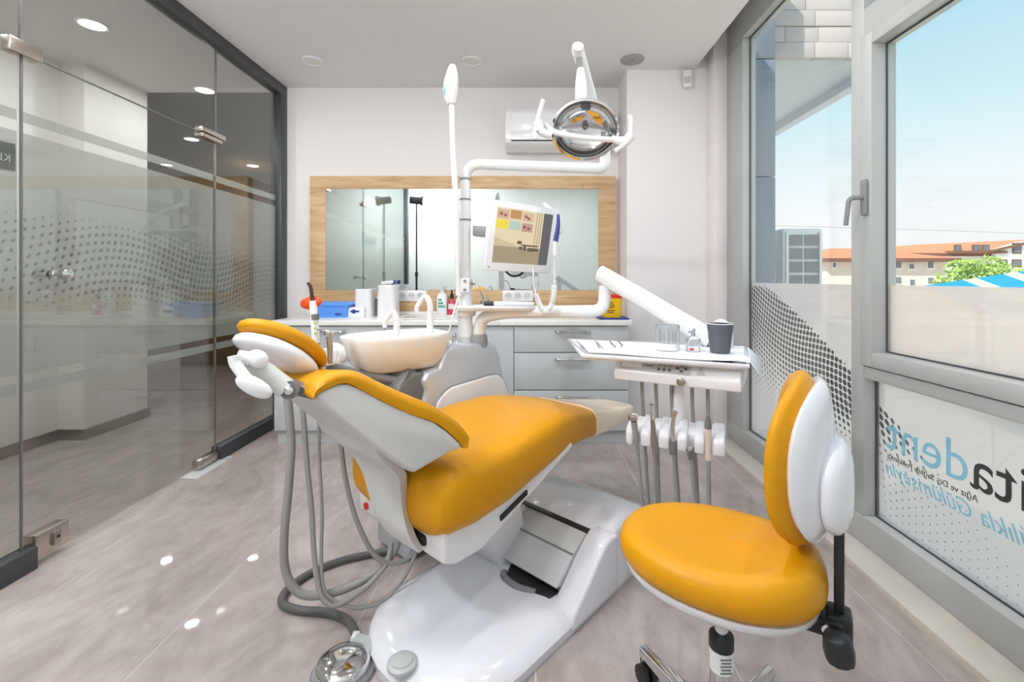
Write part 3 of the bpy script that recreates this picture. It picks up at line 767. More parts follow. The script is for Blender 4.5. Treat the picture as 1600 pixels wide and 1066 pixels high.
MB().loft([[ch(.552, w, .217), ch(.575, w, .2185), ch(.575, w, .212), ch(.552, w, .208)] for w in (-.035, .30)]).build('rubber_seal', M_black, dc, 0.002)
# link between seat hull and housing
lk_prof = [(0.556, 0.212), (0.47, 0.168), (0.415, 0.110), (0.37, 0.10), (0.36, 0.118), (0.30, 0.30), (0.40, 0.36)]
lk_prof = [(0.556, 0.212), (0.472, 0.168), (0.400, 0.112), (0.380, 0.094), (0.44, 0.076), (0.58, 0.12)]
lkb = MB().bridge([ch(t, -0.03, z) for t, z in lk_prof], [ch(t, 0.26, z) for t, z in lk_prof]).build('lift_arm', M_whiteg, dc, 0.005)
MB().loft([[ch(.474, w, .1705), ch(.470, w, .1682), ch(.468, w, .165), ch(.476, w, .167)] for w in (-.0305, .2605)]).build('cover_joint', M_grey, lkb)
MB().loft([[ch(t, .22, z) for t, z in ((.27, .34), (.46, .34), (.52, .07), (.36, .07))], [ch(t, .42, z) for t, z in ((.27, .34), (.46, .34), (.52, .07), (.36, .07))]]).build('lift_column', M_white, dc, .01)
MB().prism([ch(0.35, -0.025, 0.066), ch(0.40, -0.03, 0.066), ch(0.40, 0.20, 0.066), ch(0.325, 0.16, 0.066), ch(0.325, 0.06, 0.066)], (0, 0, 0.0125)).build('base_opening', M_black, dc, 0.004)
MB().tube(cat_spline([ch(0.35, 0.185, 0.072), ch(0.325, 0.16, 0.077), ch(0.318, 0.09, 0.077), ch(0.343, 0.03, 0.072)]), 0.012, 10).build('opening_lip', M_grey, dc)
# hull under the seat
def hull(w):
    pts = [(-0.045, 0.345), (0.0, 0.325), (0.10, 0.325), (0.20, 0.365), (0.55, 0.505), (0.55, 0.53), (0.0, 0.45), (-0.05, 0.44)]
    return [ch(t, w, z) for t, z in pts]
hl = MB().loft([hull(0.035), hull(0.025 + 0.0), hull(0.49)][1:]).build('seat_hull', M_white, dc, 0.018, 3)
MB().lathe([(0.012, 0), (0.012, 0.006), (0, 0.008)], ch(-0.047, 0.435, 0.375), -Dv, 16).build('red_button', M_red, hl)
MB().obox(ch(-0.050, 0.425, 0.405), (0.014, 0.002, 0.014), Wv, Dv).build('warning_sticker', M_yelbin, hl)
MB().obox(ch(-0.042, 0.20, 0.385), (0.20, 0.03, 0.03), Wv, Dv).build('recline_slot', M_black, hl, 0.006)
MB().prism([ch(0.17, 0.018, 0.385), ch(0.29, 0.018, 0.425), ch(0.29, 0.018, 0.44), ch(0.17, 0.018, 0.40)], -Wv * -0.02).build('side_slot', M_black, hl)
# seat cushion
def sec(t, w0, w1, zb, zt, dip=0.0, e=0.36, n=36):
    cw, cz, aw, az = (w0 + w1) / 2, (zb + zt) / 2, (w1 - w0) / 2, (zt - zb) / 2
    out = []
    for j in range(n):
        f = 2 * PI * j / n; cf, sf = math.cos(f), math.sin(f)
        w = cw + aw * math.copysign(abs(cf) ** e, cf)
        z = cz + az * math.copysign(abs(sf) ** (e * 1.5), sf)
        if sf > 0: z -= dip * max(0, 1 - ((w - cw) / aw) ** 2)
        out.append(ch(t, w, z))
    return out
def lerp_rows(rows, k=4):
    out = []
    for i in range(len(rows) - 1):
        for j in range(k):
            s = j / k; s2 = s
            out.append([a + (b_ - a) * s2 for a, b_ in zip(rows[i], rows[i + 1])])
    out.append(rows[-1]); return out
seat_rows = [(-.085, .10, .42, .47, .545, 0), (-.078, .05, .47, .435, .575, 0), (-.060, .015, .505, .412, .598, .0), (-.03, 0, .52, .402, .61, .004), (.06, -.01, .53, .402, .618, .012),
             (.2, -.01, .53, .420, .628, .016), (.35, 0, .52, .452, .642, .012), (.5, .02, .50, .478, .645, .006), (.62, .045, .475, .478, .628, .004), (.72, .07, .45, .468, .605, .003), (.80, .09, .43, .456, .582, .003)]
MB().loft([sec(*r) for r in lerp_rows(seat_rows, 3)]).build('seat_cushion', M_yel, dc, ang=60)
foot_rows = [(.795, .084, .436, .45, .588, .002), (.9, .10, .42, .445, .562, .004), (1.0, .115, .405, .44, .542, .006), (1.12, .135, .385, .435, .522, .006), (1.21, .15, .37, .435, .506, .004), (1.25, .165, .355, .44, .496, 0), (1.268, .19, .33, .455, .48, 0)]
fr = lerp_rows(foot_rows, 4)
rnd = random.Random(3)
MB().loft([[p + Vector((0, 0, rnd.uniform(-.0022, .0022))) for p in sec(*r)] for r in fr]).build('foot_cover', M_tan, dc, ang=60)
# backrest: side shell traced on an upright plane that tapers towards the head
BW = (0.10, -0.01, -0.40, 0.03)
def bk(px, py): return onw(px, py, *BW)
ctr = 0.26
top_o = [(482, 617), (488, 603), (497, 594), (520, 581.5), (543, 579), (565, 583), (593, 597), (621.5, 610), (650, 622), (678, 634), (706, 650.5), (725, 667), (733, 682), (731, 697)]
top_s = [(489, 624), (493, 617), (503, 610), (526, 600), (543, 599.3), (565, 610), (593, 625), (621.5, 639), (650, 650.5), (678, 660), (700, 676), (712, 687), (719, 694), (722, 700)]
bot_s = [(708, 709), (651, 743), (636.6, 735.6), (575, 690), (523, 648)]
near = [bk(*p) for p in top_s + bot_s]
def mirror_w(p): return (p[0], 2 * ctr - p[1], p[2])
ct = sum(p[0] for p in near) / len(near); cz_ = sum(p[2] for p in near) / len(near)
def shr(k, dw): return [(ct + (p[0] - ct) * k, p[1] + dw, cz_ + (p[2] - cz_) * k) for p in near]
nt_ = len(top_s)
def shr(k, dw): return [(ct + (p[0] - ct) * kk, p[1] + dw, cz_ + (p[2] - cz_) * kk) for i, p in enumerate(near) for kk in [1 - (1 - k) * (.25 if 1 <= i < nt_ else 1)]]
sh_r = [shr(.86, -.003), shr(.92, 0), shr(.965, .012), shr(.99, .035), shr(1.0, .075)]
MB().loft([[ch(*p) for p in r_] for r_ in sh_r] + [[ch(*mirror_w(p)) for p in r_] for r_ in sh_r[::-1]]).build('backrest_shell', M_whiteg, dc, 0, ang=65)
lo, hi = [bk(*p) for p in top_s], [bk(*p) for p in top_o]
rings = []
for (a, b_) in zip(lo, hi):
    A, B = Vector(ch(*a)), Vector(ch(*b_)); Am, Bm = Vector(ch(*mirror_w(a))), Vector(ch(*mirror_w(b_)))
    mid, mm = (A + B) / 2, (Am + Bm) / 2
    out = -Wv * 0.012; r_ = []
    r_.append(A + Wv * .01); r_.append(A + out * .6); r_.append(mid + out * 1.1); r_.append(B + (A - B) * .18 + out * .5); r_.append(B + Wv * .014)
    for s in (.12, .25, .4, .6, .75, .88):
        q = B + (Bm - B) * s; dip = math.sin(PI * s) ** 1.5 * 0.018
        r_.append(q + (A - B).normalized() * dip)
    r_.append(Bm - Wv * .014); r_.append(Bm + (Am - Bm) * .18 - out * .5); r_.append(mm - out * 1.1); r_.append(Am - out * .6); r_.append(Am - Wv * .01)
    rings.append(r_)
def subdiv(rings, k=3):
    cols = list(zip(*rings)); cs = [cat_spline(c, k) for c in cols]
    return [list(r) for r in zip(*cs)]
MB().loft(subdiv(rings)).build('backrest_cushion', M_yel, dc, ang=60)
# back support arm
def arm_sec(t, z, w0, w1, th): return [ch(t - th, w0, z), ch(t - th * 1.25, (w0 + w1) / 2, z), ch(t - th, w1, z), ch(t, w1 - .01, z), ch(t + .01, (w0 + w1) / 2, z), ch(t, w0 + .01, z)]
arm = [arm_sec(-.20, .735, .10, .45, .02), arm_sec(-.165, .66, .09, .43, .03), arm_sec(-.11, .60, .10, .385, .03), arm_sec(-.085, .54, .13, .35, .028), arm_sec(-.075, .47, .135, .325, .026), arm_sec(-.07, .41, .115, .305, .024), arm_sec(-.055, .365, .095, .275, .02)]
MB().loft(subdiv(arm, 4)).build('back_support', M_whiteg, dc, 0.0, ang=50)
# headrest: tilted pad, shell, hinge, lever
HC = at(436, 552, 1.17)
hu = (at(497, 590, 1.215) - at(366, 528, 1.10)).normalized()           # long axis across the chair, far to near
hn = Vector((0.24, 0.56, 0.74)); hn = (hn - hu * hn.dot(hu)).normalized()
hv = hn.cross(hu).normalized()
def pad(c, a, b_, h, e=0.75, cup=0.0, nu=32):
    rings = []
    for f in [-90, -75, -55, -30, -10, 10, 30, 55, 75, 90]:
        cf, sf = max(math.cos(R(f)), .03) ** e, math.sin(R(f))
        ring = []
        for j in range(nu):
            g = 2 * PI * j / nu; x, y = math.cos(g) * cf, math.sin(g) * cf
            ring.append(c + hu * x * a + hv * y * b_ + hn * (h * math.copysign(abs(sf) ** .8, sf) + cup * (x * x - .4)))
        rings.append(ring)
    return rings
MB().loft(pad(HC + hn * .030, .118, .085, .021, .5, -.012)).build('headrest_cushion', M_yel, dc, ang=60)
MB().loft(pad(HC - hn * .006, .110, .080, .022, .55, -.008)).build('headrest_shell', M_whitel, dc, ang=60)
P_ = lambda x, y, Y: at(x, y, Y)
MB().tube([P_(371, 558, 1.02), P_(392, 561, 1.03)], 0.016, 16).build('headrest_hinge', M_white, dc)
MB().ell(P_(402, 561, 1.035), hu * .024, hv * .020, hn * .020).build('hinge_cap', M_white, dc)
MB().tube([P_(388, 560, 1.05), P_(410, 578, 1.06), P_(448, 608, 1.075)], [.018, .022, .024], 14).build('headrest_bar', M_whiteg, dc)
MB().tube(cat_spline([P_(366, 556, 1.0), P_(368, 568, 1.0), P_(378, 583, 1.0), P_(388, 594, 1.0)]), [.013, .012], 12).build('headrest_lever', M_white, dc)
MB().ell(P_(397, 604, .99), Vector((.031, .008, -.023)), Vector((.004, .013, 0)), Vector((.011, 0, .014)), p=.8).build('lever_grip', M_white, dc)
MB().cyl(P_(452, 610, 1.06), P_(458, 607, 1.10), .021, 22).build('hinge_disc', M_neckg, dc)
MB().lathe([(.010, 0), (.010, .005), (.005, .008), (0, .0085)], P_(451.5, 610, 1.058), -(P_(458, 607, 1.10) - P_(452, 610, 1.06)), 14).build('hinge_bolt', M_chrome, dc)
MB().prism([P_(458, 600, 1.085), P_(478, 606, 1.085), P_(494, 620, 1.085), P_(490, 626, 1.085), P_(458, 618, 1.085)], (0.01, 0.03, 0)).build('hinge_plate', M_neckg, dc, .003)

# ------------------------------------------------------------------ dental unit tower with spittoon
du = thing('dental_unit', 'silver spittoon tower with white side panel behind the chair', 'dental unit', ch(.5, .68, 0))
WN = .58
def uw(px, py, w=WN): p = onw(px, py, w); return (p[0], p[2])
so = [uw(*p) for p in ((694, 556), (698, 546), (710, 539), (740, 537), (768, 536), (778, 541), (783, 555), (788, 580))] + [(.78, .56), (.83, .02), (.20, .02)]
so += [uw(*p) for p in ((652, 655), (662, 632), (667, 612), (662, 597), (668, 583), (688, 575))]
def ring_w(w, ins=0.0):
    cx = sum(p[0] for p in so) / len(so); cz = sum(p[1] for p in so) / len(so)
    return [ch(t + (cx - t) * ins, w, z + (cz - z) * ins * (0 if z < .1 else 1)) for t, z in so]
MB().loft([ring_w(WN + .002, .05), ring_w(WN + .02, 0), ring_w(.80, 0), ring_w(.825, .06)]).build('body', M_silver, du, .006, 2, ang=50)
pn = [(p.x, p.y) for p in cat_spline([Vector(uw(*p) + (0,)) for p in ((676, 648), (683, 626), (700, 607), (722, 599), (745, 592), (765, 586), (777, 586), (786, 595), (793, 615), (799, 650))], 4)] + [(.80, .10), (.28, .10)]
pm = MB().loft([[ch(t, WN - .014, z) for t, z in pn], [ch(t, WN + .006, z) for t, z in pn]]).build('side_panel', M_white, du, .008, 3)
b = MB(); bp = [ch(t, WN - .004, z) for t, z in pn]
b.tube(bp, .005, 6); b.build('panel_trim', M_grey, du)
# lower silver neck carrying the bowl
nk = [uw(606, 640, .64), uw(610, 612, .64), uw(622, 592, .64), uw(640, 580, .64), uw(690, 578, .64), uw(700, 600, .64), uw(665, 622, .64), uw(648, 655, .64)]
MB().loft([[ch(t, .60, z) for t, z in nk], [ch(t, .78, z) for t, z in nk]]).build('bowl_neck', M_neckg, du, .014, 3)
# white spittoon bowl, D-shaped in plan
bl, br = onz(532, 529, .90), onz(689, 517, .90)
bu = (br - bl).normalized(); L = (br - bl).length; bv = Vector((-bu.y, bu.x, 0))
def bowl_ring(z, k, wk, x_end, n=28, wall=0.0):
    out = []
    for j in range(n):
        f = 2 * PI * j / n; cx = math.cos(f); sy = math.sin(f)
        x = L * .5 + (cx * L * .5 * k if cx < 0 else min(cx * 1.35, 1) * (L * .5 * x_end)) + 0.0
        y = math.copysign(abs(sy) ** .8, sy) * .135 * wk
        out.append(bl + bu * x + bv * y + Vector((0, 0, z - .90)))
    return out
MB().loft([bowl_ring(.752, .55, .45, .70), bowl_ring(.765, .68, .62, .82), bowl_ring(.80, .84, .82, .90), bowl_ring(.85, .95, .95, .96), bowl_ring(.885, .99, 1, .99), bowl_ring(.90, 1, 1, 1), bowl_ring(.904, .985, .975, .985),
           bowl_ring(.898, .96, .93, .95), bowl_ring(.86, .88, .82, .5), bowl_ring(.82, .6, .5, .4)]).build('spittoon_bowl', M_porc, du, ang=60)
MB().tube([at(610, 583, 1.86), at(618, 590, 1.9)], [.075, .09], 20).build('bowl_collar', M_neckg, du)
def spout(px, py0, py1, Y, hook_px, nm):
    p0, p1 = at(px, py0, Y), at(px, py1, Y); hk = at(hook_px, py1 + 14, Y)
    mid = (p1 + hk) / 2; mid.z = p1.z + .022
    s_ = MB(); s_.tube(cat_spline([p0, p0 + (p1 - p0) * .4, p1 - Vector((0, 0, .012)), p1 + (mid - p1) * .45 + Vector((0, 0, .010)), mid, hk + Vector((-.002, 0, .018)), hk], 6), [.015, .0085], 12)
    return s_.build(nm, M_white, du)
spout(672, 521, 473, 1.95, 652, 'cup_filler_spout')
spout(620, 527, 498, 1.84, 602, 'rinse_spout')
# collars, hoses of the unit
pole_b = at(727, 536, 2.15); arm_b = at(748, 532, 2.15)
MB().lathe([(.045, -.03), (.045, .0), (.036, .012), (.034, .03)], pole_b, n=24).build('pole_collar', M_greyl, du)
MB().lathe([(.042, -.03), (.042, .004), (.038, .026), (.036, .03)], arm_b, n=24).build('arm_collar', M_grey, du)
MB().lathe([(.010, 0), (.010, .02), (.006, .03), (.007, .045), (0, .05)], at(709, 541, 2.12), n=12).build('valve', M_chrome, du)

# operating light: pole, arm, yoke, reflector
ol = thing('operating_light', 'white pole mounted operating light with a bright faceted reflector', 'lamp', pole_b)
p1 = at(727, 300, 2.15); pt = at(726, 252, 2.15); pe = at(946, 264, 2.12); pu = at(945, 236, 2.11)
MB().tube([pole_b + Vector((0, 0, .02)), Vector((pole_b.x, pole_b.y, 1.13))], .034, 20).build('pole', M_enamel, ol)
MB().tube([Vector((pole_b.x, pole_b.y, 1.13)), Vector((pole_b.x, pole_b.y, 1.50))], .0255, 20).build('pole', M_enamel, ol)
MB().tube(bend_path([Vector((pole_b.x, pole_b.y, 1.50)), Vector((pole_b.x, pole_b.y, pt.z - .012)), pe, pu], .075, 8), .0245, 18).build('swivel_arm', M_enamel, ol)
for zc in (1.595, 1.50, 1.405):
    MB().cyl((pole_b.x, pole_b.y, zc - .004), (pole_b.x, pole_b.y, zc + .004), .0275).build('pole_ring', M_grey, ol)
ptop = at(903, 80, 1.78)
MB().tube([pu - Vector((0, 0, .02)), at(925, 150, 1.95), ptop], [.022, .019, .024], 16).build('spring_arm', M_enamel, ol)
MB().lathe([(.022, -.012), (.024, 0), (.022, .012)], ptop + Vector((-.002, -.012, .004)), (.0, -1, .35)).build('arm_cap', M_white, ol)
MB().tube([at(905, 92, 1.75), at(906, 112, 1.735)], .012, 12).build('neck_rod', M_chrome, ol)
MB().box(*[c for p in ((at(902, 96, 1.76).x, at(909, 96, 1.76).x), (1.745, 1.765), (at(905, 112, 1.76).z, at(905, 94, 1.76).z)) for c in p]).build('neck_clip', M_black, ol)
nk0 = at(907, 108, 1.73)
MB().tube([nk0, at(908, 128, 1.72), at(908, 138, 1.715), at(908, 160, 1.70)], [.013, .021, .0225, .0225], 16).build('neck_sleeve', M_white, ol)
LC = at(914, 203, 1.66)
ln = Vector((-.10, -.80, -.42)).normalized(); lu = Vector((1, -.11, -.04)); lu = (lu - ln * lu.dot(ln)).normalized(); lv = ln.cross(lu).normalized()
def lring(a, b_, d, n=40): return [LC + lu * a * math.cos(2 * PI * j / n) + lv * b_ * math.sin(2 * PI * j / n) + ln * d for j in range(n)]
MB().loft([lring(.03, .03, -.10), lring(.085, .075, -.085), lring(.118, .104, -.045), lring(.122, .108, 0), lring(.118, .104, .006), lring(.112, .098, 0)], True, False).build('rear_shell', M_clearpl, ol)
refl = MB().loft([lring(.112, .098, 0), lring(.106, .092, -.018), lring(.090, .077, -.040), lring(.06, .05, -.056), lring(.03, .025, -.063), lring(.002, .002, -.065)], True, False).build('reflector', M_chrome, ol)
MB().loft([lring(.119, .105, .002), lring(.122, .108, .010), lring(.114, .100, .013), lring(.110, .096, .006)], True, False).build('rim', M_chrome, ol)
MB().lathe([(.007, 0), (.008, .02), (.006, .03), (0, .031)], LC - ln * .06, ln, 14).build('bulb_cap', M_neckg, ol)
def lp(a, b_, d): return LC + lu * a + lv * b_ + ln * d
sg_ = 1 if lv.z > 0 else -1
bar = [lp(-.145, sg_ * .02, .01), lp(-.10, -sg_ * .005, .03), lp(0, -sg_ * .02, .042), lp(.10, -sg_ * .028, .03), lp(.155, -sg_ * .03, .01)]
MB().tube(cat_spline(bar, 6), .0105, 10).build('cross_bar', M_white, ol)
for sx, pts in ((-1, [(840, 190), (846, 205), (862, 212)]), (1, [(986, 212), (975, 222), (955, 216)])):
    A = [at(x, y, 1.63) for x, y in pts]
    MB().tube(cat_spline(A, 5), [.019, .012], 10).build('handle_yoke', M_white, ol)
for pts in ([(838, 205), (841, 185), (849, 156)], [(835, 205), (838, 217)], [(984, 216), (986, 190), (984, 180)], [(980, 222), (970, 230), (961, 236)]):
    A = [at(x, y, 1.62) for x, y in pts]
    MB().tube(cat_spline(A, 4) if len(A) > 2 else A, .0085, 10).build('handle', M_white, ol)

# monitor with its bracket
mo = thing('monitor', 'white tilted monitor showing a picture mounted on the pole', 'monitor', at(815, 375, 2.08))
Ys = {0: 1.99, 1: 2.20}
q = [at(768.6, 310.6, 1.99), at(873.8, 328, 2.20), at(860, 427, 2.17), at(757.5, 422, 1.96)]
_n = (q[1] - q[0]).cross(q[3] - q[0]); _r = q[2] - cam.location     # slide the last corner along its ray into the plane
q[2] = cam.location + _r * ((q[0] - cam.location).dot(_n) / _r.dot(_n))
ex = (q[1] - q[0]); ez = (q[0] - q[3]); en = ex.cross(ez).normalized()
if en.y > 0: en = -en
def quad(u, v, d=0.0):
    a = q[3] * (1 - u) + q[2] * u; b_ = q[0] * (1 - u) + q[1] * u
    return a * (1 - v) + b_ * v + en * d
MB().loft([[quad(.04, .04, -.045), quad(.96, .04, -.045), quad(.96, .96, -.045), quad(.04, .96, -.045)], [quad(0, 0, -.03), quad(1, 0, -.03), quad(1, 1, -.03), quad(0, 1, -.03)],
           [quad(0, 0, 0), quad(1, 0, 0), quad(1, 1, 0), quad(0, 1, 0)]]).build('casing', M_white, mo, .006)
def screen():
    me = bpy.data.meshes.new('screen'); bm = bmesh.new()
    cl = bm.loops.layers.color.new('paint')
    def rect(u0, v0, u1, v1, c, d=.0006, pts=None):
        P = pts or [(u0, v0), (u1, v0), (u1, v1), (u0, v1)]
        S = [(.085 + .83 * a, .115 + .79 * b_) for a, b_ in P]
        f = bm.faces.new([bm.verts.new(quad(a, b_, d)) for a, b_ in S])
        for l in f.loops: l[cl] = tuple(v / 255 for v in c) + (1,)
    rect(0, 0, 1, 1, (226, 206, 168))
    rect(0, .0, .86, .30, (160, 142, 112), .0008)
    rect(0, 0, 0, 0, (206, 184, 144), .0009, [(0, .30), (.5, .30), (0, .46)])
    rect(.83, 0, 1, 1, (84, 84, 86), .0010)
    for x in (.70, .745, .785): rect(x, .32, x + .018, 1, (176, 156, 120), .0010)
    cells = [(0, .80, (206, 166, 130)), (.22, .82, (190, 140, 80)), (.44, .80, (214, 176, 150)), (0, .62, (236, 214, 40)), (.22, .62, (176, 200, 190)), (.44, .60, (190, 150, 140))]
    for x, y, c in cells: rect(x + .01, y, x + .205, y + .16, c, .0012)
    for x, y in ((.05, .86), (.12, .84), (.48, .86), (.53, .83), (.47, .66), (.55, .64)): rect(x, y, x + .05, y + .05, (150, 74, 60), .0014)
    for x, y, w, h in ((.40, .36, .08, .06), (.48, .33, .30, .03), (.44, .26, .06, .06), (.52, .25, .05, .08), (.60, .24, .10, .07), (.70, .25, .10, .06)): rect(x, y, x + w, y + h, (92, 78, 56), .0014)
    bm.to_mesh(me); bm.free()
    off = origin(mo)
    for v in me.vertices: v.co -= off
    m = bpy.data.materials.new('screen_picture'); m.use_nodes = True
    nt = m.node_tree; b_ = nt.nodes['Principled BSDF']
    at_ = nt.nodes.new('ShaderNodeVertexColor'); at_.layer_name = 'paint'
    nt.links.new(at_.outputs[0], b_.inputs['Emission Color']); b_.inputs['Emission Strength'].default_value = 0.9
    b_.inputs['Base Color'].default_value = (.02, .02, .02, 1); b_.inputs['Roughness'].default_value = .2
    me.materials.append(m)
    o = bpy.data.objects.new('screen', me); C.objects.link(o); o.parent = mo
screen()
MB().lathe([(.003, 0), (.003, .001), (0, .0011)], quad(.05, .045, .0005), en, 10).build('power_button', M_black, mo)
MB().obox(at(752, 362, 2.13), (.09, .03, .05), (at(775, 364, 2.10) - at(735, 360, 2.15)).normalized()).build('bracket', M_grey, mo, .006)
MB().tube(cat_spline([quad(.35, 0, -.03), quad(.45, -.06, -.03), quad(.55, -.05, -.03), quad(.62, 0, -.03)]), .005, 8).build('cable_loop', M_black, mo)

# intraoral camera with its coiled lead
ic = thing('intraoral_camera', 'slim blue and white intraoral camera hanging beside the monitor', 'camera', at(868, 400, 2.16))
YC = 2.015
MB().tube(cat_spline([at(872, 335, YC), at(872, 352, YC), at(868, 378, YC)]), [.006, .012], 10).build('blue_tip', M_bluedk, ic)
MB().tube([at(868, 377, YC), at(867, 400, YC)], [.012, .010], 10).build('grip', M_white, ic)
MB().tube([at(866.5, 400, YC), at(866, 446, YC)], .003, 8).build('lead', M_white, ic)
MB().obox(at(874, 352, YC + .01), (.02, .02, .07)).build('holder', M_white, ic, .004)
path = cat_spline([at(865.5, 446, YC), at(865, 462, YC), at(860, 480, YC), at(851, 487, YC), at(843, 476, YC), at(837, 459, YC)], 40)
coil = []
for i, p in enumerate(path):
    a = i * 0.9; tn = (path[min(i + 1, len(path) - 1)] - path[max(i - 1, 0)]).normalized(); u_ = tn.orthogonal().normalized(); v_ = tn.cross(u_)
    coil.append(p + (u_ * math.cos(a) + v_ * math.sin(a)) * .0095)
MB().tube(coil, .0042, 6).build('coiled_lead', M_white, ic)
MB().tube(cat_spline([at(837, 459, YC), at(834, 445, YC), at(833, 425, YC), at(832, 410, 2.17)]), .003, 8).build('lead', M_white, ic)

# whitening lamp wand
wl = thing('whitening_lamp', 'tall thin white wand lamp with bulb shaped head left of pole', 'lamp', at(717, 470, 2.10))
MB().tube(cat_spline([at(706, 166, 2.08), at(708, 240, 2.08), at(713, 320, 2.08), at(715, 400, 2.09), at(717, 462, 2.10)], 8), .0135, 12).build('stem', M_enamel, wl)
MB().tube([at(705.5, 168, 2.08), at(705.5, 160, 2.08)], .013, 12).build('neck', M_whiteg, wl)
hp = [at(x, y, 2.08) for x, y in ((705.5, 163), (704, 150), (704.5, 136), (706, 120), (707, 106), (707, 101))]
MB().tube(cat_spline(hp, 4), [r for r in (.018, .022, .026, .0285, .031, .0325, .0335, .034, .034, .0335, .0325, .031, .029, .0265, .024, .021, .018, .0155, .0145, .0125, .007)], 16).build('lamp_head', M_white, wl)
MB().ell(at(694.5, 140, 2.06), Vector((.006, 0, 0)), Vector((0, .014, 0)), Vector((0, 0, .024))).build('touch_button', M_skyprint, wl)
MB().obox(at(726, 446, 2.12), (.055, .06, .065)).build('pole_clamp', M_white, wl, .006)
for dz in (-7, 7): MB().lathe([(.007, 0), (.006, .006), (0, .007)], at(726, 446 + dz, 2.088), (0, -1, 0), 10).build('clamp_screw', M_grey, wl)
MB().tube(cat_spline([at(717, 462, 2.10), at(709, 488, 2.08), at(699, 530, 2.03), at(690, 570, 2.0), at(686, 592, 1.99)], 8), .0042, 8).build('cord', M_white, wl)

# swing plate on the pole with handpiece
sw = thing('pole_tray', 'slim white tray plate clamped round the pole above the tower', 'tray', at(770, 482, 2.12))
tz = at(760, 478, 2.1).z
def plate(zv, k): return [Vector((x, y, zv)) for x, y in ((-.34 - k, 2.14), (-.325, 2.07 - k), (-.25, 2.04 - k), (-.02, 2.03 - k), (.03 + k, 2.06), (.03 + k, 2.16), (-.02, 2.2 + k), (-.27, 2.22 + k), (-.325, 2.2))]
MB().loft([plate(tz - .022, -.012), plate(tz - .008, 0), plate(tz, 0)]).build('plate', M_white, sw, .003)
MB().lathe([(.045, -.05), (.052, -.03), (.05, -.022)], (pole_b.x, pole_b.y, tz), n=24).build('ring_clamp', M_white, sw)
hp_ = thing('polisher_handpiece', 'small black and white handpiece resting on the pole tray', 'handpiece', at(780, 474, 2.09))
MB().cyl(Vector((at(756, 474, 2.09).x, 2.10, tz + .011)), Vector((at(772, 474, 2.09).x, 2.095, tz + .011)), .0105, 12).build('black_sleeve', M_black, hp_)
MB().tube([Vector((at(772, 474, 2.09).x, 2.095, tz + .011)), Vector((at(800, 474, 2.09).x, 2.085, tz + .011)), Vector((at(834, 474, 2.09).x, 2.075, tz + .010))], [.0105, .010, .008], 12).build('white_grip', M_white, hp_)
MB().tube(cat_spline([at(736, 443, 2.12), at(744, 446, 2.1), at(752, 460, 2.09), Vector((at(756, 474, 2.09).x, 2.10, tz + .011))], 6), .005, 8).build('metal_hose', M_steel, hp_)

# ------------------------------------------------------------------ delivery unit on its arm
da = thing('delivery_arm', 'bent white support arm carrying the instrument tray', 'arm', arm_b)
e1 = at(945, 446, 2.06)
MB().tube(bend_path([arm_b + Vector((0, 0, .02)), at(752, 496, 2.13), at(790, 488, 2.10), at(944, 486, 2.06), e1], .10, 8), [.0285, .0275], 18).build('lower_arm', M_enamel, da)
MB().cyl(at(944.5, 448, 2.06), at(943.5, 432, 2.06), .017, 14).build('pivot_pin', M_chrome, da)
s0, s1 = at(938, 428, 2.06), at(1112, 530, 1.80)
MB().tube([s0 + (s0 - s1).normalized() * .0, s0 + (s1 - s0) * .06, s1], [.038, .039, .040], 20).build('upper_arm', M_enamel, da)
MB().ell(s0, (s0 - s1).normalized() * .02, Vector((0, .037, 0)), Vector((.015, 0, .035))).build('arm_cap', M_white, da)
for k in range(3): MB().obox(s0 + (s1 - s0) * (.012 + .03 * k) + Vector((0, -.034, -.016)), (.012, .012, .010)).build('vent_slot', M_grey, da, .002)
MB().ell(at(1127, 528, 1.80), Vector((.045, 0, 0)), Vector((0, .045, 0)), Vector((0, 0, .075))).build('elbow', M_white, da)

EA = R(-23); E1 = Vector((math.cos(EA), math.sin(EA), 0)); E2 = Vector((-math.sin(EA), math.cos(EA), 0))
iu = thing('instrument_unit', 'white instrument delivery table with keypad panel and hose holder', 'instrument table', onz(1040, 556, .862))
ZTR = .862
FL, FR_, BR_, BL_ = onz(908, 553, ZTR), onz(1172, 570, ZTR), onz(1168, 541, ZTR), onz(886, 529, ZTR)
FLi, FRi, BRi, BLi = [p + ((FL + FR_ + BR_ + BL_) / 4 - p) * .05 for p in (FL, FR_, BR_, BL_)]
dz = Vector((0, 0, 1))
MB().loft([[p + ((FL + BR_) / 2 - p) * .08 - dz * .022 for p in (FL, FR_, BR_, BL_)], [p - dz * .012 for p in (FL, FR_, BR_, BL_)], [FL, FR_, BR_, BL_], [FLi, FRi, BRi, BLi],
           [p - dz * .006 for p in (FLi, FRi, BRi, BLi)]]).build('tray_top', M_whitel, iu, .004)
# control housing
cf = [at(959, 588, 1.66), at(1158, 613, 1.456)]
c1 = (cf[1] - cf[0]); cl_ = c1.length; k1 = Vector((c1.x, c1.y, 0)).normalized(); k2 = Vector((-k1.y, k1.x, 0)); c0_ = Vector((cf[0].x, cf[0].y, .775))
def cp(a, b_, z): return c0_ + k1 * a + k2 * b_ + dz * (z - .775)
prof = [(0, .768), (0, .803), (.040, .845), (.26, .85), (.26, .768)]
hs = MB().loft([[cp(0, b_, z) for b_, z in prof], [cp(cl_, b_, z) for b_, z in prof]]).build('control_housing', M_white, iu, .007, 3)
nrm = (k2 * -.042 + dz * .040).normalized(); sl = (k2 * .040 + dz * .042).normalized()
def fp(a, s, d=0.0): return cp(a, 0, .803) + sl * s + nrm * d
def patch(a0, a1, s0_, s1_, d): return [fp(a0, s0_, d), fp(a1, s0_, d), fp(a1, s1_, d), fp(a0, s1_, d)]
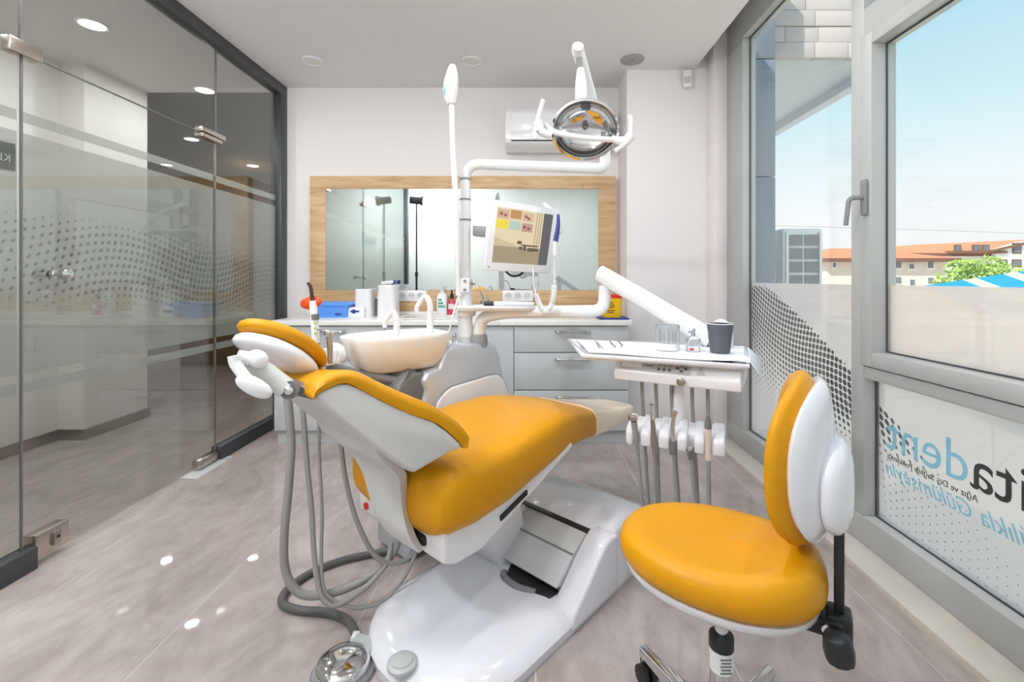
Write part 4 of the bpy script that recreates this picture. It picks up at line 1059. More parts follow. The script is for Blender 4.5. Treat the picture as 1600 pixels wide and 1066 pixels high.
kp = MB().prism(patch(.018, .262, .006, .053, .0), nrm * .0025).build('keypad', M_greyl, hs)
MB().prism(patch(.026, .098, .018, .047, .0024), nrm * .002).build('display', M_paper, kp)
MB().prism([fp(.108, .026, .0026), fp(.136, .026, .0026), fp(.136, .032, .0026), fp(.108, .032, .0026)], nrm * .0004).build('printed_line', M_grey, kp)
for r_ in range(2):
    for c_ in range(3):
        MB().lathe([(.0062, 0), (.0058, .002), (0, .0022)], fp(.158 + .018 * c_, .018 + r_ * .022, .0024), nrm, 10).build('key', M_neckg, kp)
for dx, dy in ((-.013, 0), (.013, 0), (0, .011), (0, -.011)):
    MB().lathe([(.0065, 0), (.006, .002), (0, .0022)], fp(.233 + dx, .029 + dy, .0024), nrm, 10).build('key', M_neckg, kp)
MB().prism([fp(.285, .010, .0), fp(.31, .010, .0), fp(.292, .05, .0)], nrm * .003).build('grip_recess', M_greyl, hs)
MB().lathe([(.013, 0), (.014, .01), (.009, .012), (0, .013)], cp(.235, -.003, .787), -k2, 18).build('knob', M_steel, hs)
# bracket and holder bar
hb0, hb1 = at(977.5, 692, 1.60), at(1133, 716, 1.475)
g1 = Vector((hb1.x - hb0.x, hb1.y - hb0.y, 0)).normalized(); g2 = Vector((-g1.y, g1.x, 0)); HL = (Vector((hb1.x, hb1.y, 0)) - Vector((hb0.x, hb0.y, 0))).length
h0 = Vector((hb0.x, hb0.y, .555))
def hq(a, b_, z): return h0 + g1 * a + g2 * b_ + dz * z
MB().tube([hq(.165, .10, .235), hq(.165, .10, .12), hq(.16, .085, .05)], .0235, 4).build('holder_bracket', M_white, iu, .006)
tl = MB()
prof_b = [(.0, .0), (-.004, .045), (.012, .062), (.10, .085), (.115, .075), (.11, .03), (.03, .0)]
nt_c = [.038, .098, .158, .213, .268]; edges = [0.0] + nt_c + [HL]
hbm = MB()
for i in range(6):
    a0_, a1_ = edges[i] + (.0 if i == 0 else .011), edges[i + 1] - (.0 if i == 5 else .011)
    hbm.loft([[hq(a0_, b_, z) for b_, z in prof_b], [hq(a1_, b_, z) for b_, z in prof_b]])
hbo = hbm.build('holder_bar', M_whitel, iu, .009, 3)
bk_ = MB().loft([[hq(.006, b_, z) for b_, z in ((.04, .006), (.04, .055), (.10, .077), (.11, .07), (.105, .03), (.05, .006))], [hq(HL - .006, b_, z) for b_, z in ((.04, .006), (.04, .055), (.10, .077), (.11, .07), (.105, .03), (.05, .006))]]).build('holder_core', M_white, iu, .006)
# instruments with hoses: (notch position, styles)
def instrument(i, label, cat='handpiece'):
    a = nt_c[i]; base = hq(a, .012, .05)
    t = thing('dental_handpiece', label, cat, base, 'instruments in the hose holder')
    drop = [.30, .36, .33, .31, .34][i]
    lo_ = hq(a + [.02, -.004, .012, .022, .0][i], .06, .055 - .52)
    up_ = cp([.085, .135, .19, .26, .31][i], .06, .775)
    hose = [hq(a, .008, -.005), hq(a + [.012, -.002, .01, .012, 0][i], .02, -.16), lo_ + Vector((0, -.03, .10)), lo_ + Vector((0, .01, .03)), lo_ + g2 * .05 + Vector((0, 0, .02)),
            lo_ + g2 * .10 + Vector((0, 0, .09)), (up_ + lo_) / 2 + g2 * .06, up_ - dz * .10 + g2 * .02, up_]
    MB().tube(cat_spline(hose, 8), .0066, 10).build('hose', M_hose, t)
    return t, a
t, a = instrument(0, 'three way metal syringe at left end of the holder')
MB().tube([hq(a, .008, -.01), hq(a - .004, .0, .04), hq(a - .008, -.006, .085)], [.008, .010, .011], 12).build('handle', M_hose, t)
MB().obox(hq(a - .012, -.012, .098), (.028, .016, .02), g1).build('button_block', M_steel, t, .004)
t, a = instrument(1, 'slim contra angle handpiece second from left in holder')
MB().tube([hq(a, .008, -.02), hq(a - .002, .0, .05), hq(a - .006, -.006, .10)], [.009, .010, .007], 12).build('body', M_steel, t)
MB().tube([hq(a - .006, -.006, .10), hq(a - .008, -.006, .14), hq(a - .009, -.012, .152)], [.007, .006, .008], 12).build('head', M_chrome, t)
t, a = instrument(2, 'chrome turbine handpiece with dark collar in middle of holder')
MB().tube([hq(a, .008, -.01), hq(a, .004, .035)], .0125, 14).build('dark_collar', M_neckg, t)
MB().tube([hq(a, .004, .035), hq(a - .001, .0, .08), hq(a + .004, -.006, .12)], [.010, .0085, .006], 12).build('body', M_chrome, t)
MB().tube([hq(a + .004, -.006, .12), hq(a + .008, -.008, .135)], .009, 12).build('head', M_chrome, t)
t, a = instrument(3, 'empty coupling on grey hose fourth from left in holder', 'hose')
MB().tube([hq(a, .008, -.02), hq(a - .002, .002, .012)], [.008, .0105], 12).build('coupling', M_neckg, t)
MB().tube([hq(a - .002, .002, .012), hq(a - .002, .001, .020)], .0085, 12).build('chrome_end', M_chrome, t)
t, a = instrument(4, 'beige scaler handpiece with grey tip at right end of holder')
MB().tube([hq(a, .008, -.015), hq(a - .001, .0, .09)], [.0095, .011], 14).build('beige_sleeve', mat('beige_sleeve', (224, 208, 196), .4, noise=.02), t)
MB().tube([hq(a - .001, .0, .09), hq(a - .001, .0, .105), hq(a - .001, .0, .128)], [.0115, .011, .006], 14).build('grey_tip', M_neckg, t)

# paper sheet and things on the tray
pp = MB()
rows = []
for s in [i / 14 for i in range(15)]:
    f, bk2 = FLi + (FR_ - FLi) * (.03 + s * 1.05), BLi + (BR_ - BLi) * (.03 + s * 1.05)
    row = []
    for v in [j / 8 for j in range(9)]:
        p = f + (bk2 - f) * (.03 + .9 * v)
        ov = max(0, s - .90) / .10
        z = ZTR + .004 - .045 * ov * ov + (.004 * math.sin(s * 9 + v * 4)) * (0.4 if s < .85 else 1.0)
        row.append(Vector((p.x - .012 * ov * ov, p.y, max(z, ZTR + .001) if s < .9 else z)))
    rows.append(row)
pp.loft(rows + [], False, False)
po = pp.build('paper_sheet', M_paper)
sm = po.modifiers.new('thick', 'SOLIDIFY'); sm.thickness = .0008
tag(po, 'white paper liner sheet lying on the instrument tray, curling at right', 'paper')
zt_ = ZTR + .006; BIG = []
def tz_at(px, py): return onz(px, py, zt_)
cu = thing('drinking_cup', 'dark grey tapered cup at right end of the tray', 'cup', tz_at(1125, 551))
BIG.append(cu)
MB().lathe([(.030, 0), (.031, .003), (.0415, .094), (.0425, .096), (.040, .0965), (.030, .006), (.0, .005)], tz_at(1125, 551), n=32).build('cup_body', M_slate, cu)
MB().lathe([(.0425, .0955), (.0425, .0985), (.039, .0985), (.039, .0955)], tz_at(1125, 551), n=32).build('cup_rim', M_white, cu)
bh = thing('bur_holder', 'round bur stand with white base under a clear dome', 'bur holder', tz_at(1043, 546))
BIG.append(bh)
bc_ = tz_at(1043, 546)
MB().lathe([(.041, 0), (.042, .004), (.040, .024), (.0, .026)], bc_, n=28).build('base', M_white, bh)
bm_ = MB()
for k in range(11):
    a_ = 2 * PI * k / 11; bm_.cyl(bc_ + Vector((.027 * math.cos(a_), .027 * math.sin(a_), .024)), bc_ + Vector((.027 * math.cos(a_), .027 * math.sin(a_), .052 + .006 * (k % 3))), .0016, 6)
bm_.build('burs', M_steel, bh)
MB().lathe([(.041, .024), (.041, .082), (.039, .085), (.039, .084), (.0395, .081), (.0395, .024)], bc_, n=28).build('clear_dome', M_clearpl, bh)
vb = thing('glass_vial', 'small square clear bottle with metal nozzle left of dark cup', 'bottle', tz_at(1083, 549))
BIG.append(vb)
vc = tz_at(1083, 549)
MB().loft([rrect(vc.x - .021, vc.x + .021, vc.y - .018, vc.y + .018, zt_, .006), rrect(vc.x - .021, vc.x + .021, vc.y - .018, vc.y + .018, zt_ + .042, .006), rrect(vc.x - .010, vc.x + .010, vc.y - .010, vc.y + .010, zt_ + .052, .006)]).build('bottle', M_clearpl, vb)
MB().tube([vc + Vector((0, 0, .05)), vc + Vector((0, 0, .066)), vc + Vector((.004, -.004, .076))], [.008, .006, .004], 10).build('nozzle', M_chrome, vb)
MB().tube([vc + Vector((0, 0, .066)), vc + Vector((-.018, -.004, .064))], .003, 8).build('side_arm', M_chrome, vb)
box('red_label', M_red, (vc.x - .018, vc.x - .004, vc.y - .0188, vc.y - .0181, zt_ + .006, zt_ + .013), vb)
for k, (pa, pb_, l) in enumerate((((930, 533), (939, 545), 'short steel tweezers lying leftmost on the paper sheet'), ((953, 535), (963, 545), 'thin steel probe lying second on the paper sheet'), ((966, 534), (974, 543), 'curved steel explorer lying nearest to bur stand'))):
    A, B = tz_at(*pa), tz_at(*pb_); t = thing('hand_instrument', l, 'instrument', A, 'steel instruments on the tray')
    o1 = (B - A).normalized().cross(dz) * .006
    if k == 0:
        MB().tube([A, A + (B - A) * .5 + o1 * .4 + dz * .004, B + o1], .0022, 6).build('prong', M_steel, t)
        MB().tube([A, A + (B - A) * .5 - o1 * .4 + dz * .004, B - o1], .0022, 6).build('prong', M_steel, t)
    else:
        MB().tube([A + dz * .003, A + (B - A) * .8 + dz * .003], .003, 8).build('shaft', M_steel, t)
        MB().tube(cat_spline([A + (B - A) * .8 + dz * .003, A + (B - A) * .95 + dz * .008, B + o1 * (1 if k == 1 else 2) + dz * .002]), .0015, 6).build('tip', M_steel, t)

for o_ in BIG: o_.scale = (1.07, 1.07, 1.07)
# ------------------------------------------------------------------ assistant holder with curing light and syringe
ah = thing('assistant_holder', 'small white instrument bracket between headrest and spittoon', 'holder', at(510, 560, 1.60))
MB().loft([[at(x, y, 1.62) for x, y in ((497, 545), (528, 543), (528, 570), (497, 574))], [at(x, y, 1.70) for x, y in ((497, 545), (528, 543), (528, 570), (497, 574))]]).build('bracket', M_white, ah, .012, 3)
MB().tube(cat_spline([at(528, 566, 1.64), at(534, 556, 1.64), at(530, 545, 1.65), at(520, 542, 1.66)]), .016, 10).build('hook', M_white, ah)
MB().tube([at(515, 572, 1.66), at(560, 585, 1.78), at(620, 595, 1.86)], .018, 12).build('support_arm', M_grey, ah)
cl2 = thing('curing_light', 'upright curing light with orange shield and curved dark tip', 'curing light', at(494, 548, 1.60))
YQ = 1.60
MB().tube([at(494, 548, YQ), at(493.5, 536, YQ)], .0135, 14).build('charging_base', M_neckg, cl2)
MB().tube([at(493.5, 537, YQ), at(491.5, 505, YQ), at(489.5, 480, YQ), at(488.5, 470, YQ)], [.013, .013, .0125, .010], 14).build('body', M_white, cl2)
MB().tube([at(492.4, 500, YQ), at(491.6, 491, YQ)], .0142, 14).build('display_band', M_neckg, cl2)
for y in (505, 513, 521): MB().lathe([(.005, 0), (.005, .001)], at(492.3 + (y - 505) * .05, y, YQ - .0132), (0, -1, 0), 10).build('green_button', M_green, cl2)
MB().ell(at(486, 473, YQ + .012), Vector((.038, .0, .006)), Vector((0, .012, .004)), Vector((-.004, .0, .022))).build('orange_shield', M_orange, cl2)
MB().tube(cat_spline([at(488.5, 471, YQ), at(486.5, 455, YQ), at(484.5, 447, YQ), at(481, 442, YQ)]), [.0068, .0055], 10).build('light_guide', mat('dark_brown_tip', (66, 46, 36), .25, noise=.05), cl2)
sy = thing('air_syringe', 'metal triple syringe hooked on the white bracket beside curing light', 'syringe', at(517, 560, 1.58))
YS = 1.58
MB().tube([at(516, 568, YS), at(515.5, 540, YS), at(514, 526, YS)], [.008, .010, .010], 12).build('handle', M_nickel, sy)
MB().obox(at(513, 520, YS), (.03, .02, .022), (.9, 0, -.3), None, (.3, 0, .9)).build('valve_block', M_chrome, sy, .004)
MB().tube(cat_spline([at(511, 519, YS), at(504, 517, YS), at(496, 515, YS - .02)]), .003, 8).build('nozzle', M_chrome, sy)

# hoses hanging behind the backrest
def loop(label, pts, r, m, group='grey hoses looping under the backrest'):
    o = MB().tube(cat_spline([at(*p) for p in pts], 8), r, 10).build('suction_hose', m)
    return tag(o, label, 'hose', group)
loop('thickest grey suction hose hanging straight below headrest hinge', [(449, 615, 1.50), (453, 660, 1.50), (455, 700, 1.50), (451, 760, 1.49), (444, 840, 1.48), (446, 890, 1.48), (462, 922, 1.48), (490, 931, 1.49), (540, 920, 1.53), (590, 893, 1.58), (612, 868, 1.62), (622, 845, 1.66)], .0135, M_hose)
loop('medium grey suction hose second from left under backrest', [(473, 636, 1.52), (477, 690, 1.52), (481, 740, 1.51), (487, 800, 1.50), (491, 870, 1.49), (500, 925, 1.47), (517, 946, 1.47), (540, 940, 1.49), (580, 910, 1.54), (604, 880, 1.58), (612, 850, 1.64)], .009, M_hose)
loop('thin grey air hose third from left under backrest', [(498, 655, 1.54), (499, 720, 1.54), (503, 800, 1.52), (502, 870, 1.50), (506, 920, 1.48), (525, 940, 1.48), (560, 950, 1.50), (600, 938, 1.54), (630, 905, 1.58), (645, 875, 1.62), (655, 850, 1.66)], .006, M_hose)
loop('grey hose nearest the back support curving to the base', [(532, 692, 1.54), (540, 750, 1.54), (556, 810, 1.55), (580, 860, 1.56), (605, 880, 1.58), (635, 875, 1.62), (655, 856, 1.66)], .0085, M_hose)

# foot pedal and its cable
fp_c = onz(536, 1036, .03)
fd = thing('foot_pedal', 'round chrome foot control pedal on the floor beside the base', 'pedal', (fp_c.x, fp_c.y, 0))
MB().lathe([(.088, 0), (.088, .010), (.082, .016), (.0, .017)], (fp_c.x, fp_c.y, 0), n=36).build('base_ring', M_grey, fd)
MB().lathe([(.074, .017), (.074, .032), (.068, .040), (.05, .047), (.025, .051), (0, .052)], (fp_c.x, fp_c.y, 0), n=40).build('dome', M_chrome, fd)
MB().obox((fp_c.x + .035, fp_c.y + .065, .022), (.085, .06, .036), (.9, -.3, 0), (.3, .9, 0)).build('cable_box', M_greyl, fd, .006)
MB().obox((fp_c.x - .002, fp_c.y + .10, .024), (.022, .03, .024)).build('valve', M_white, fd, .004)
cb = [(640, 848, .05), (600, 862, .016), (540, 874, .016), (490, 893, .016), (456, 915, .016), (441, 933, .016), (444, 946, .016), (470, 954, .016), (515, 958, .016), (545, 972, .016), (558, 998, .018)]
cbo = MB().tube(cat_spline([onz(x, y, z) for x, y, z in cb], 8), .0135, 12).build('pedal_cable', M_hosed)
tag(cbo, 'thick dark grey pedal cable snaking across the floor tiles', 'cable')

# ------------------------------------------------------------------ operator stool
SC = Vector((.437, 1.045, 0)); SF = Vector((-.85, .53, 0)).normalized(); SS = Vector((.53, .85, 0)).normalized()
st = thing('operator_stool', 'yellow round seat operator stool with white backed rest in foreground', 'stool', SC)
def seat_ring(k, z, sag=0.0, n=44):
    out = []
    for j in range(n):
        f = 2 * PI * j / n; x, y = math.cos(f), math.sin(f)
        e_ = 0.92
        x = math.copysign(abs(x) ** e_, x); y = math.copysign(abs(y) ** e_, y)
        a = .205 if x < 0 else .235; b_ = .174
        zz_ = z + sag * (1.1 * x * x * (1 if x < 0 else .1) - .5 * (x > 0) * x * x - .2 * (y * y))
        out.append(SC + SS * .012 + SF * x * a * k + SS * y * b_ * k + Vector((0, 0, zz_)))
    return out
MB().loft([seat_ring(.55, .462), seat_ring(.88, .462), seat_ring(.95, .468), seat_ring(.992, .483), seat_ring(1.0, .498), seat_ring(.985, .517, .006), seat_ring(.94, .532, .012), seat_ring(.86, .541, .018), seat_ring(.7, .541, .022), seat_ring(.45, .537, .016), seat_ring(.2, .534, .008), seat_ring(.02, .533)]).build('seat_cushion', M_yel, st, ang=60)
MB().loft([seat_ring(.35, .415), seat_ring(.62, .420), seat_ring(.84, .432), seat_ring(.925, .448), seat_ring(.94, .461), seat_ring(.6, .463)]).build('seat_pan', M_white, st, ang=60)
# backrest
PC = at(1270, 712, 1.0); 
lean = Vector((0, 0, 1))
def brest(c, hw, hh, th, bend, off, n=40, e=.82, fronts=(-90, -70, -45, -20, 0, 20, 45, 70, 90)):
    rings = []
    for f in fronts:
        cf, sf = max(math.cos(R(f)), .04) ** .55, math.sin(R(f)); ring = []
        for j in range(n):
            g = 2 * PI * j / n; y = math.copysign(abs(math.cos(g)) ** e, math.cos(g)); z = math.copysign(abs(math.sin(g)) ** e, math.sin(g))
            y *= cf; z *= cf
            fw = bend * y * y + off + th * sf - .03 * (z * hh / .18) * abs(z)*0
            ring.append(c + SS * y * hw + lean * z * hh + SF * (fw))
        rings.append(ring)
    return rings
MB().loft(brest(PC, .165, .180, .036, .055, .018)).build('backrest_cushion', M_yel, st, ang=60)
MB().loft(brest(PC + Vector((0, 0, .002)), .158, .168, .027, .050, -.014)).build('backrest_shell', M_whitel, st, ang=60)
LPc = at(1297, 752, .97)
MB().loft(brest(LPc, .10, .098, .030, .02, -.012)).build('bracket_cover', M_whitel, st, ang=60)
post = SC - SF * .222 + SS * .012
pz = at(1311, 940, .95).z
MB().box(-.5, .5, -.5, .5, 0, 1).bm.free()
b = MB(); b.obox(Vector((post.x, post.y, .57)), (.018, .030, .30), SF, SS); b.build('back_post', M_black, st, .005)
b = MB(); b.obox(SC - SF * .155 + SS * .01 + Vector((0, 0, .432)), (.155, .075, .035), SF, SS); b.build('post_bracket', M_black, st, .008)
b = MB(); b.obox(SC - SF * .222 + SS * .01 + Vector((0, 0, .415)), (.045, .055, .085), SF, SS); b.build('bracket_clamp', M_black, st, .008)
MB().lathe([(.009, 0), (.009, .006), (.005, .008), (0, .0085)], SC - SF * .20 + SS * (-.029) + Vector((0, 0, .436)), -SS, 12).build('bolt', M_chrome, st)
kc = SC - SF * .215 + SS * -.055 + Vector((0, 0, .420))
MB().lathe([(.012, 0), (.024, .006), (.027, .03), (.025, .05), (.018, .055), (0, .056)], kc + Vector((0, 0, .03)), Vector((.1, -.1, -1)), 10).build('adjust_knob', M_black, st, .002)
# gas lift and base
MB().cyl(SC + Vector((0, 0, .31)), SC + Vector((0, 0, .42)), .0150, 18).build('piston', M_chrome, st)
MB().lathe([(.024, .327), (.027, .323), (.027, .297), (.0245, .295)], SC, n=24).build('lift_collar', M_black, st)
gl = MB().lathe([(.025, .10), (.025, .322), (.0, .323)], SC, n=24).build('gas_lift', M_chrome, st)
MB().lathe([(.0254, .248), (.0254, .293)], SC, n=24).build('lift_label', M_paper, gl)
tdir = Vector((-math.sin(0), 0, 0))
for k in range(5):
    lb = MB().obox(SC + Vector((0, -.0257, 0.286 - .0075 * k)), (.026 - .004 * (k % 2), .0006, .003)).build('printed_line', M_neckg, gl)
for k in range(5):
    a_ = R(114 + 72 * k); dv = Vector((math.cos(a_), math.sin(a_), 0)); sd = Vector((-dv.y, dv.x, 0))
    r0 = [SC + dv * .02 + sd * s_ * .024 + dz * z for s_, z in ((-1, .075), (1, .075), (.8, .125), (-.8, .125))]
    r1 = [SC + dv * .17 + sd * s_ * .019 + dz * z for s_, z in ((-1, .075), (1, .075), (.7, .108), (-.7, .108))]
    r2 = [SC + dv * .285 + sd * s_ * .015 + dz * z for s_, z in ((-1, .070), (1, .070), (.7, .095), (-.7, .095))]
    lg = MB().loft([r0, r1, r2]).build('base_leg', M_chrome, st, .006)
    cc = SC + dv * .275
    MB().cyl(cc + dz * .05, cc + dz * .075, .008, 10).build('caster_stem', M_chrome, lg)
    w = MB()
    for s_ in (-1, 1): w.lathe([(.0, 0), (.022, .0), (.027, .004), (.027, .014), (.022, .017), (0, .017)], cc + sd * s_ * .006 + dz * .0275 - dv * .01, sd * s_, 20)
    w.obox(cc + dz * .045 - dv * .005, (.03, .012, .03), dv, sd)
    w.build('caster', M_black, lg)

# ------------------------------------------------------------------ photographer's lamp behind the camera (seen in the mirror)
sl_ = thing('studio_light', 'black tripod studio lamp seen only as reflection in mirror', 'studio light', (-1.72, .22, 0))
LX, LY = -1.70, .22
MB().cyl((LX, LY, .02), (LX, LY, 1.2), .016).build('stand_tube', M_black, sl_)
MB().cyl((LX, LY, 1.2), (LX, LY, 2.28), .012).build('stand_tube', M_black, sl_)
for k in range(3):
    a_ = R(25 + 120 * k); MB().tube([(LX, LY, .55), (LX + .2 * math.cos(a_), LY + .2 * math.sin(a_), .012)], .010, 8).build('leg', M_black, sl_)
for zc in (1.2, .56): MB().cyl((LX, LY, zc - .03), (LX, LY, zc + .03), .024).build('clamp', M_black, sl_)
hdv = Vector((.80, -.10, -.05)).normalized()
MB().lathe([(.05, -.10), (.055, -.09), (.055, .05), (.08, .10), (.075, .10), (.05, .055)], (LX, LY, 2.32), hdv, 24).build('lamp_housing', M_black, sl_)
MB().lathe([(.052, .052), (.052, .060), (0, .062)], (LX, LY, 2.32), hdv, 20).build('flash_tube', mat('flash_tube_glass', (255, 252, 246), .4, emit=14.0, noise=.01), sl_)
sp_l = bpy.data.objects.new('flash', bpy.data.lights.new('flash', 'POINT')); sp_l.data.shadow_soft_size = .07; sp_l.data.energy = STUDIO_W
sp_l.data.color = (.94, .965, 1); C.objects.link(sp_l); sp_l.parent = sl_
sp_l.location = Vector((LX, LY, 2.32)) + hdv * .22 - Vector(sl_.location); sp_l.rotation_euler = hdv.to_track_quat('-Z', 'Y').to_euler()

# ------------------------------------------------------------------ outside
gr = struct(box('ground', M_ground, (1.5, 140, -90, 160, -5.2, -5.0)))
pi_ = thing('neighbour_pillar', 'blue grey clad pillar just outside the window corner', 'pillar', (1.62, 3.5, -5))
for k in range(10): box('cladding_panel', M_pillar, (1.52, 1.80, 3.36, 3.75, -5 + .86 * k, -5 + .86 * k + .852), pi_, .003)
ob = thing('neighbour_overhang', 'projecting stone clad upper storey outside above the window', 'building', (2.2, 3.6, 2.85))
YN, XE = 3.62, 2.86
box('slab', M_soffit, (1.50, XE, YN + .03, 7.5, 2.86, 5.6), ob)
box('soffit_edge', M_soffit, (XE - .10, XE + .0, YN + .035, 7.5, 2.78, 2.86), ob)
zc = 2.86; row = 0
while zc < 4.3:
    h = .125; x = 1.52 - (.13 if row % 2 else 0)
    while x < XE + .05:
        ln_ = random.choice((.26, .36, .46)); x1_ = min(x + ln_, XE + .02 + (.05 if row > 2 else 0))
        lim = XE + .02 + (.05 if row > 2 else 0)
        if lim - x1_ < .14: x1_ = lim
        if x1_ - max(x, 1.52) > .03:
            dp = random.uniform(0, .012)
            box('stone', M_stone, (max(x, 1.52), x1_ - .006, YN - .012 - dp, YN + .03, zc, zc + h - .006), ob, .002)
        x += ln_
    zc += h; row += 1
au = thing('outdoor_unit', 'white air conditioner outdoor unit outside on neighbouring wall', 'air conditioner', (2.0, 3.9, .7))
ax0, ax1, ay0, ay1, az0, az1 = 1.99, 2.30, 3.60, 4.4, .80, 1.525
cs = MB(); cs.box(ax0, ax1, ay0 + .01, ay1, az0, az1); cs.build('casing', M_acbox, au, .012)
gx = [2.02, 2.15, 2.155, 2.27]
for r_ in range(6):
    z1_ = az1 - .05 - r_ * .105
    for c_ in range(2):
        xa = ax0 + .045 + c_ * .125
        box('grille_opening', M_acgrl, (xa, xa + .105, ay0 - .002, ay0 + .0105, z1_ - .085, z1_), au, .0)
box('grille_frame', M_acbox, (ax0 + .02, ax0 + .04, ay0 - .006, ay0 + .01, az0 + .03, az1 - .03), au)
box('grille_frame', M_acbox, (ax1 - .03, ax1 - .01, ay0 - .006, ay0 + .01, az0 + .03, az1 - .03), au)
MB().lathe([(.30, 0), (.30, .02), (.27, .03), (.27, .0)], (ax0, 4.0, 1.16), (-1, 0, 0), 40).build('fan_ring', M_white, au)
MB().tube([(1.8, 3.7, .78), (2.3, 3.7, .78)], .02, 6).build('bracket', M_grey, au)
MB().tube([(1.8, 4.25, .78), (2.3, 4.25, .78)], .02, 6).build('bracket', M_grey, au)

def hip_building(label, px0, px1, py_eave, py_ridge, Y, depth, mw, win_px, name='house', over=.6):
    """house facing the camera at depth Y; eave and ridge heights from the photograph"""
    A, B = at(px0, py_eave, Y), at(px1, py_eave, Y); zr = at(px0, py_ridge, Y + depth * .3).z
    t = thing(name, label, 'building', ((A.x + B.x) / 2, Y + depth / 2, -5))
    box('wall', mw, (A.x, B.x, Y, Y + depth, -5, A.z), t)
    o = over; x0_, x1_, y0_, y1_ = A.x - o, B.x + o, Y - o, Y + depth + o; ins = min(depth, x1_ - x0_) * .42
    r_ = MB(); e0 = [(x0_, y0_, A.z), (x1_, y0_, A.z), (x1_, y1_, A.z), (x0_, y1_, A.z)]; e1_ = [(x, y, z - .25) for x, y, z in e0]
    rt = [(x0_ + ins, (y0_ + y1_) / 2 - .1, zr), (x1_ - ins, (y0_ + y1_) / 2 - .1, zr), (x1_ - ins, (y0_ + y1_) / 2 + .1, zr), (x0_ + ins, (y0_ + y1_) / 2 + .1, zr)]
    r_.loft([e0, rt]); r_.build('roof', M_roof, t)
    MB().loft([e1_, e0]).build('eave', M_roofe, t)
    for (wx0, wy0, wx1, wy1) in win_px:
        a_, b_ = at(wx0, wy0, Y), at(wx1, wy1, Y)
        f = box('window', M_white_b, (a_.x - .08, b_.x + .08, Y - .06, Y + .02, b_.z - .08, a_.z + .08), t)
        box('pane', M_bwin, (a_.x, b_.x, Y - .09, Y - .055, b_.z, a_.z), f)
    return t
hip_building('long pink house with hipped terracotta roof across the street', 1292, 1478, 404, 386, 34, 9, M_pink_b,
             [(1301, 411, 1305, 418), (1398, 409, 1407, 419), (1420, 413, 1427, 420), (1449, 409, 1457, 419), (1398, 433, 1407, 443), (1421, 437, 1428, 446), (1449, 434, 1457, 443)])
w2 = thing('house', 'white house with brown trimmed gable roof farther behind pink house', 'building', (50, 52, -5))
Y2 = 48
A, B, R1, R2 = at(1440, 396, Y2), at(1640, 402, Y2), at(1454, 378, Y2), at(1640, 366, Y2)
box('wall', M_white_b, (A.x, B.x, Y2, Y2 + 10, -5, A.z), w2)
MB().prism([(A.x - 1.5, Y2 - .6, A.z), (A.x - 1.5, Y2 - .6, A.z - .3), (B.x + 1, Y2 - .6, A.z - .3), (B.x + 1, Y2 - .6, A.z)], (0, 11, 0)).build('eave', M_roofe, w2)
MB().loft([[(A.x - 1.5, Y2 - .6, A.z), (B.x + 1, Y2 - .6, A.z), (B.x + 1, Y2 + 10.5, A.z), (A.x - 1.5, Y2 + 10.5, A.z)],
           [(A.x + 1.5, Y2 + 3, A.z + 1.1), (B.x + 1, Y2 + 3, A.z + 1.7), (B.x + 1, Y2 + 5, A.z + 1.7), (A.x + 1.5, Y2 + 5, A.z + 1.1)]]).build('roof', M_roof, w2)
g0, g1_, g2_ = at(1555, 392, Y2 - 1), at(1640, 392, Y2 - 1), at(1615, 368, Y2 - 1)
MB().prism([(g0.x, Y2 - 1, -5), (g1_.x, Y2 - 1, -5), (g1_.x, Y2 - 1, g2_.z - .4), (g0.x, Y2 - 1, g0.z)], (0, 4, 0)).build('gable_wall', M_white_b, w2)
MB().tube([(g0.x - .8, Y2 - 1.2, g0.z - .1), (g1_.x + .3, Y2 - 1.2, g2_.z - .1)], .16, 4).build('gable_trim', M_roofe, w2)
box('balcony', M_roofe, (at(1472, 394, Y2).x, at(1556, 394, Y2).x, Y2 - 1.2, Y2, at(1472, 397, Y2).z, at(1472, 393, Y2).z), w2)
for wx0, wy0, wx1, wy1, dy in ((1583, 381, 1594, 395, -1), (1562, 407, 1572, 416, -1), (1582, 407, 1594, 416, -1), (1492, 384, 1500, 392, 0), (1520, 384, 1530, 392, 0), (1535, 384, 1544, 392, 0)):
    a_, b_ = at(wx0, wy0, Y2 + dy), at(wx1, wy1, Y2 + dy)
    f = box('window', M_roofe, (a_.x - .1, b_.x + .1, Y2 + dy - .06, Y2 + dy + .02, b_.z - .1, a_.z + .1), w2)
    box('pane', M_bwin, (a_.x, b_.x, Y2 + dy - .09, Y2 + dy - .055, b_.z, a_.z), f)
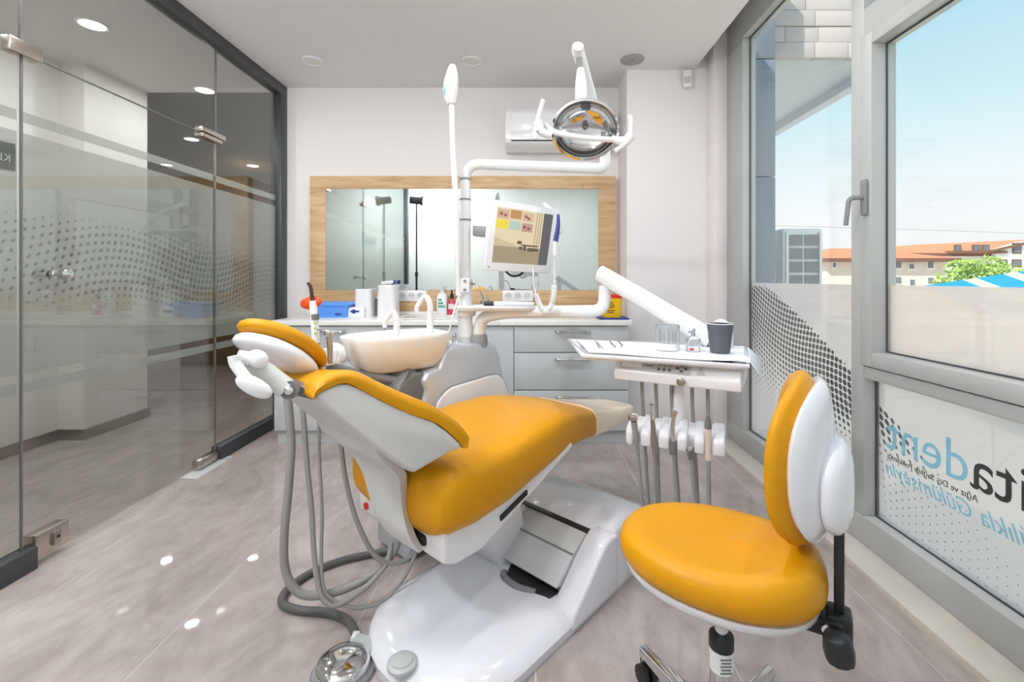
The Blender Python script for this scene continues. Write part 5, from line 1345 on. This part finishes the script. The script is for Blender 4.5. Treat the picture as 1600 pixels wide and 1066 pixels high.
tr = thing('tree', 'bright green leafy tree outside between the two houses', 'tree', (at(1530, 436, 24).x, 24, -5))
tc_ = at(1530, 432, 24)
MB().tube([(tc_.x, 24, -5), (tc_.x + .1, 24, -2), (tc_.x, 24, .6)], [.22, .12], 8).build('trunk', M_trunk, tr)
rn = random.Random(5); lf = MB()
for k in range(2200):
    while True:
        v = Vector((rn.uniform(-1, 1), rn.uniform(-1, 1), rn.uniform(-1, 1)))
        if .45 < v.length < 1: break
    rx = 1.9 * (1 + .22 * math.sin(v.x * 7 + v.z * 5))
    p = Vector((tc_.x + v.x * rx, 24 + v.y * 1.7, tc_.z - .35 + v.z * 1.35 * (1 + .12 * math.sin(v.x * 9))))
    s_ = rn.uniform(.07, .15); d1 = Vector((rn.uniform(-1, 1), rn.uniform(-1, 1), rn.uniform(-1, 1))).normalized(); d2 = d1.orthogonal().normalized()
    lf.obox(p, (s_ * 1.4, s_, .01), d1, d2, d1.cross(d2))
lo_o = lf.build('foliage', M_leaf, tr); lo_o['kind'] = 'stuff'
aw = thing('awning', 'blue and yellow striped market awning beneath the tree outside', 'awning', (at(1560, 440, 16).x, 16, -5))
a_l, a_m, a_r = at(1488, 449, 16), at(1560, 436, 16.5), at(1640, 420, 17)
strip = 9
for k in range(strip):
    f0, f1 = k / strip, (k + 1) / strip
    top = lambda f: Vector((a_l.x + (a_r.x - a_l.x) * f, 17.2, a_l.z + (a_r.z - a_l.z) * f)); bot = lambda f: Vector((a_l.x + (a_r.x - a_l.x) * f, 14.6, a_l.z - .9 + (a_r.z - a_l.z) * f * .8))
    MB().prism([bot(f0), bot(f1), top(f1), top(f0)], (0, 0, .03)).build('canvas_panel', M_awny if k in (3, 6) else M_awn, aw)
for x in (a_l.x + .1, a_r.x - .1): MB().cyl((x, 14.7, -5), (x, 14.7, a_l.z - .85), .03, 8).build('post', M_grey, aw)
wi = MB().tube(cat_spline([at(1180, 352, 30), at(1400, 358, 30), at(1640, 366, 30)], 6), .012, 5).build('power_line', M_grey)
tag(wi, 'thin overhead power line crossing the sky outside', 'wire')
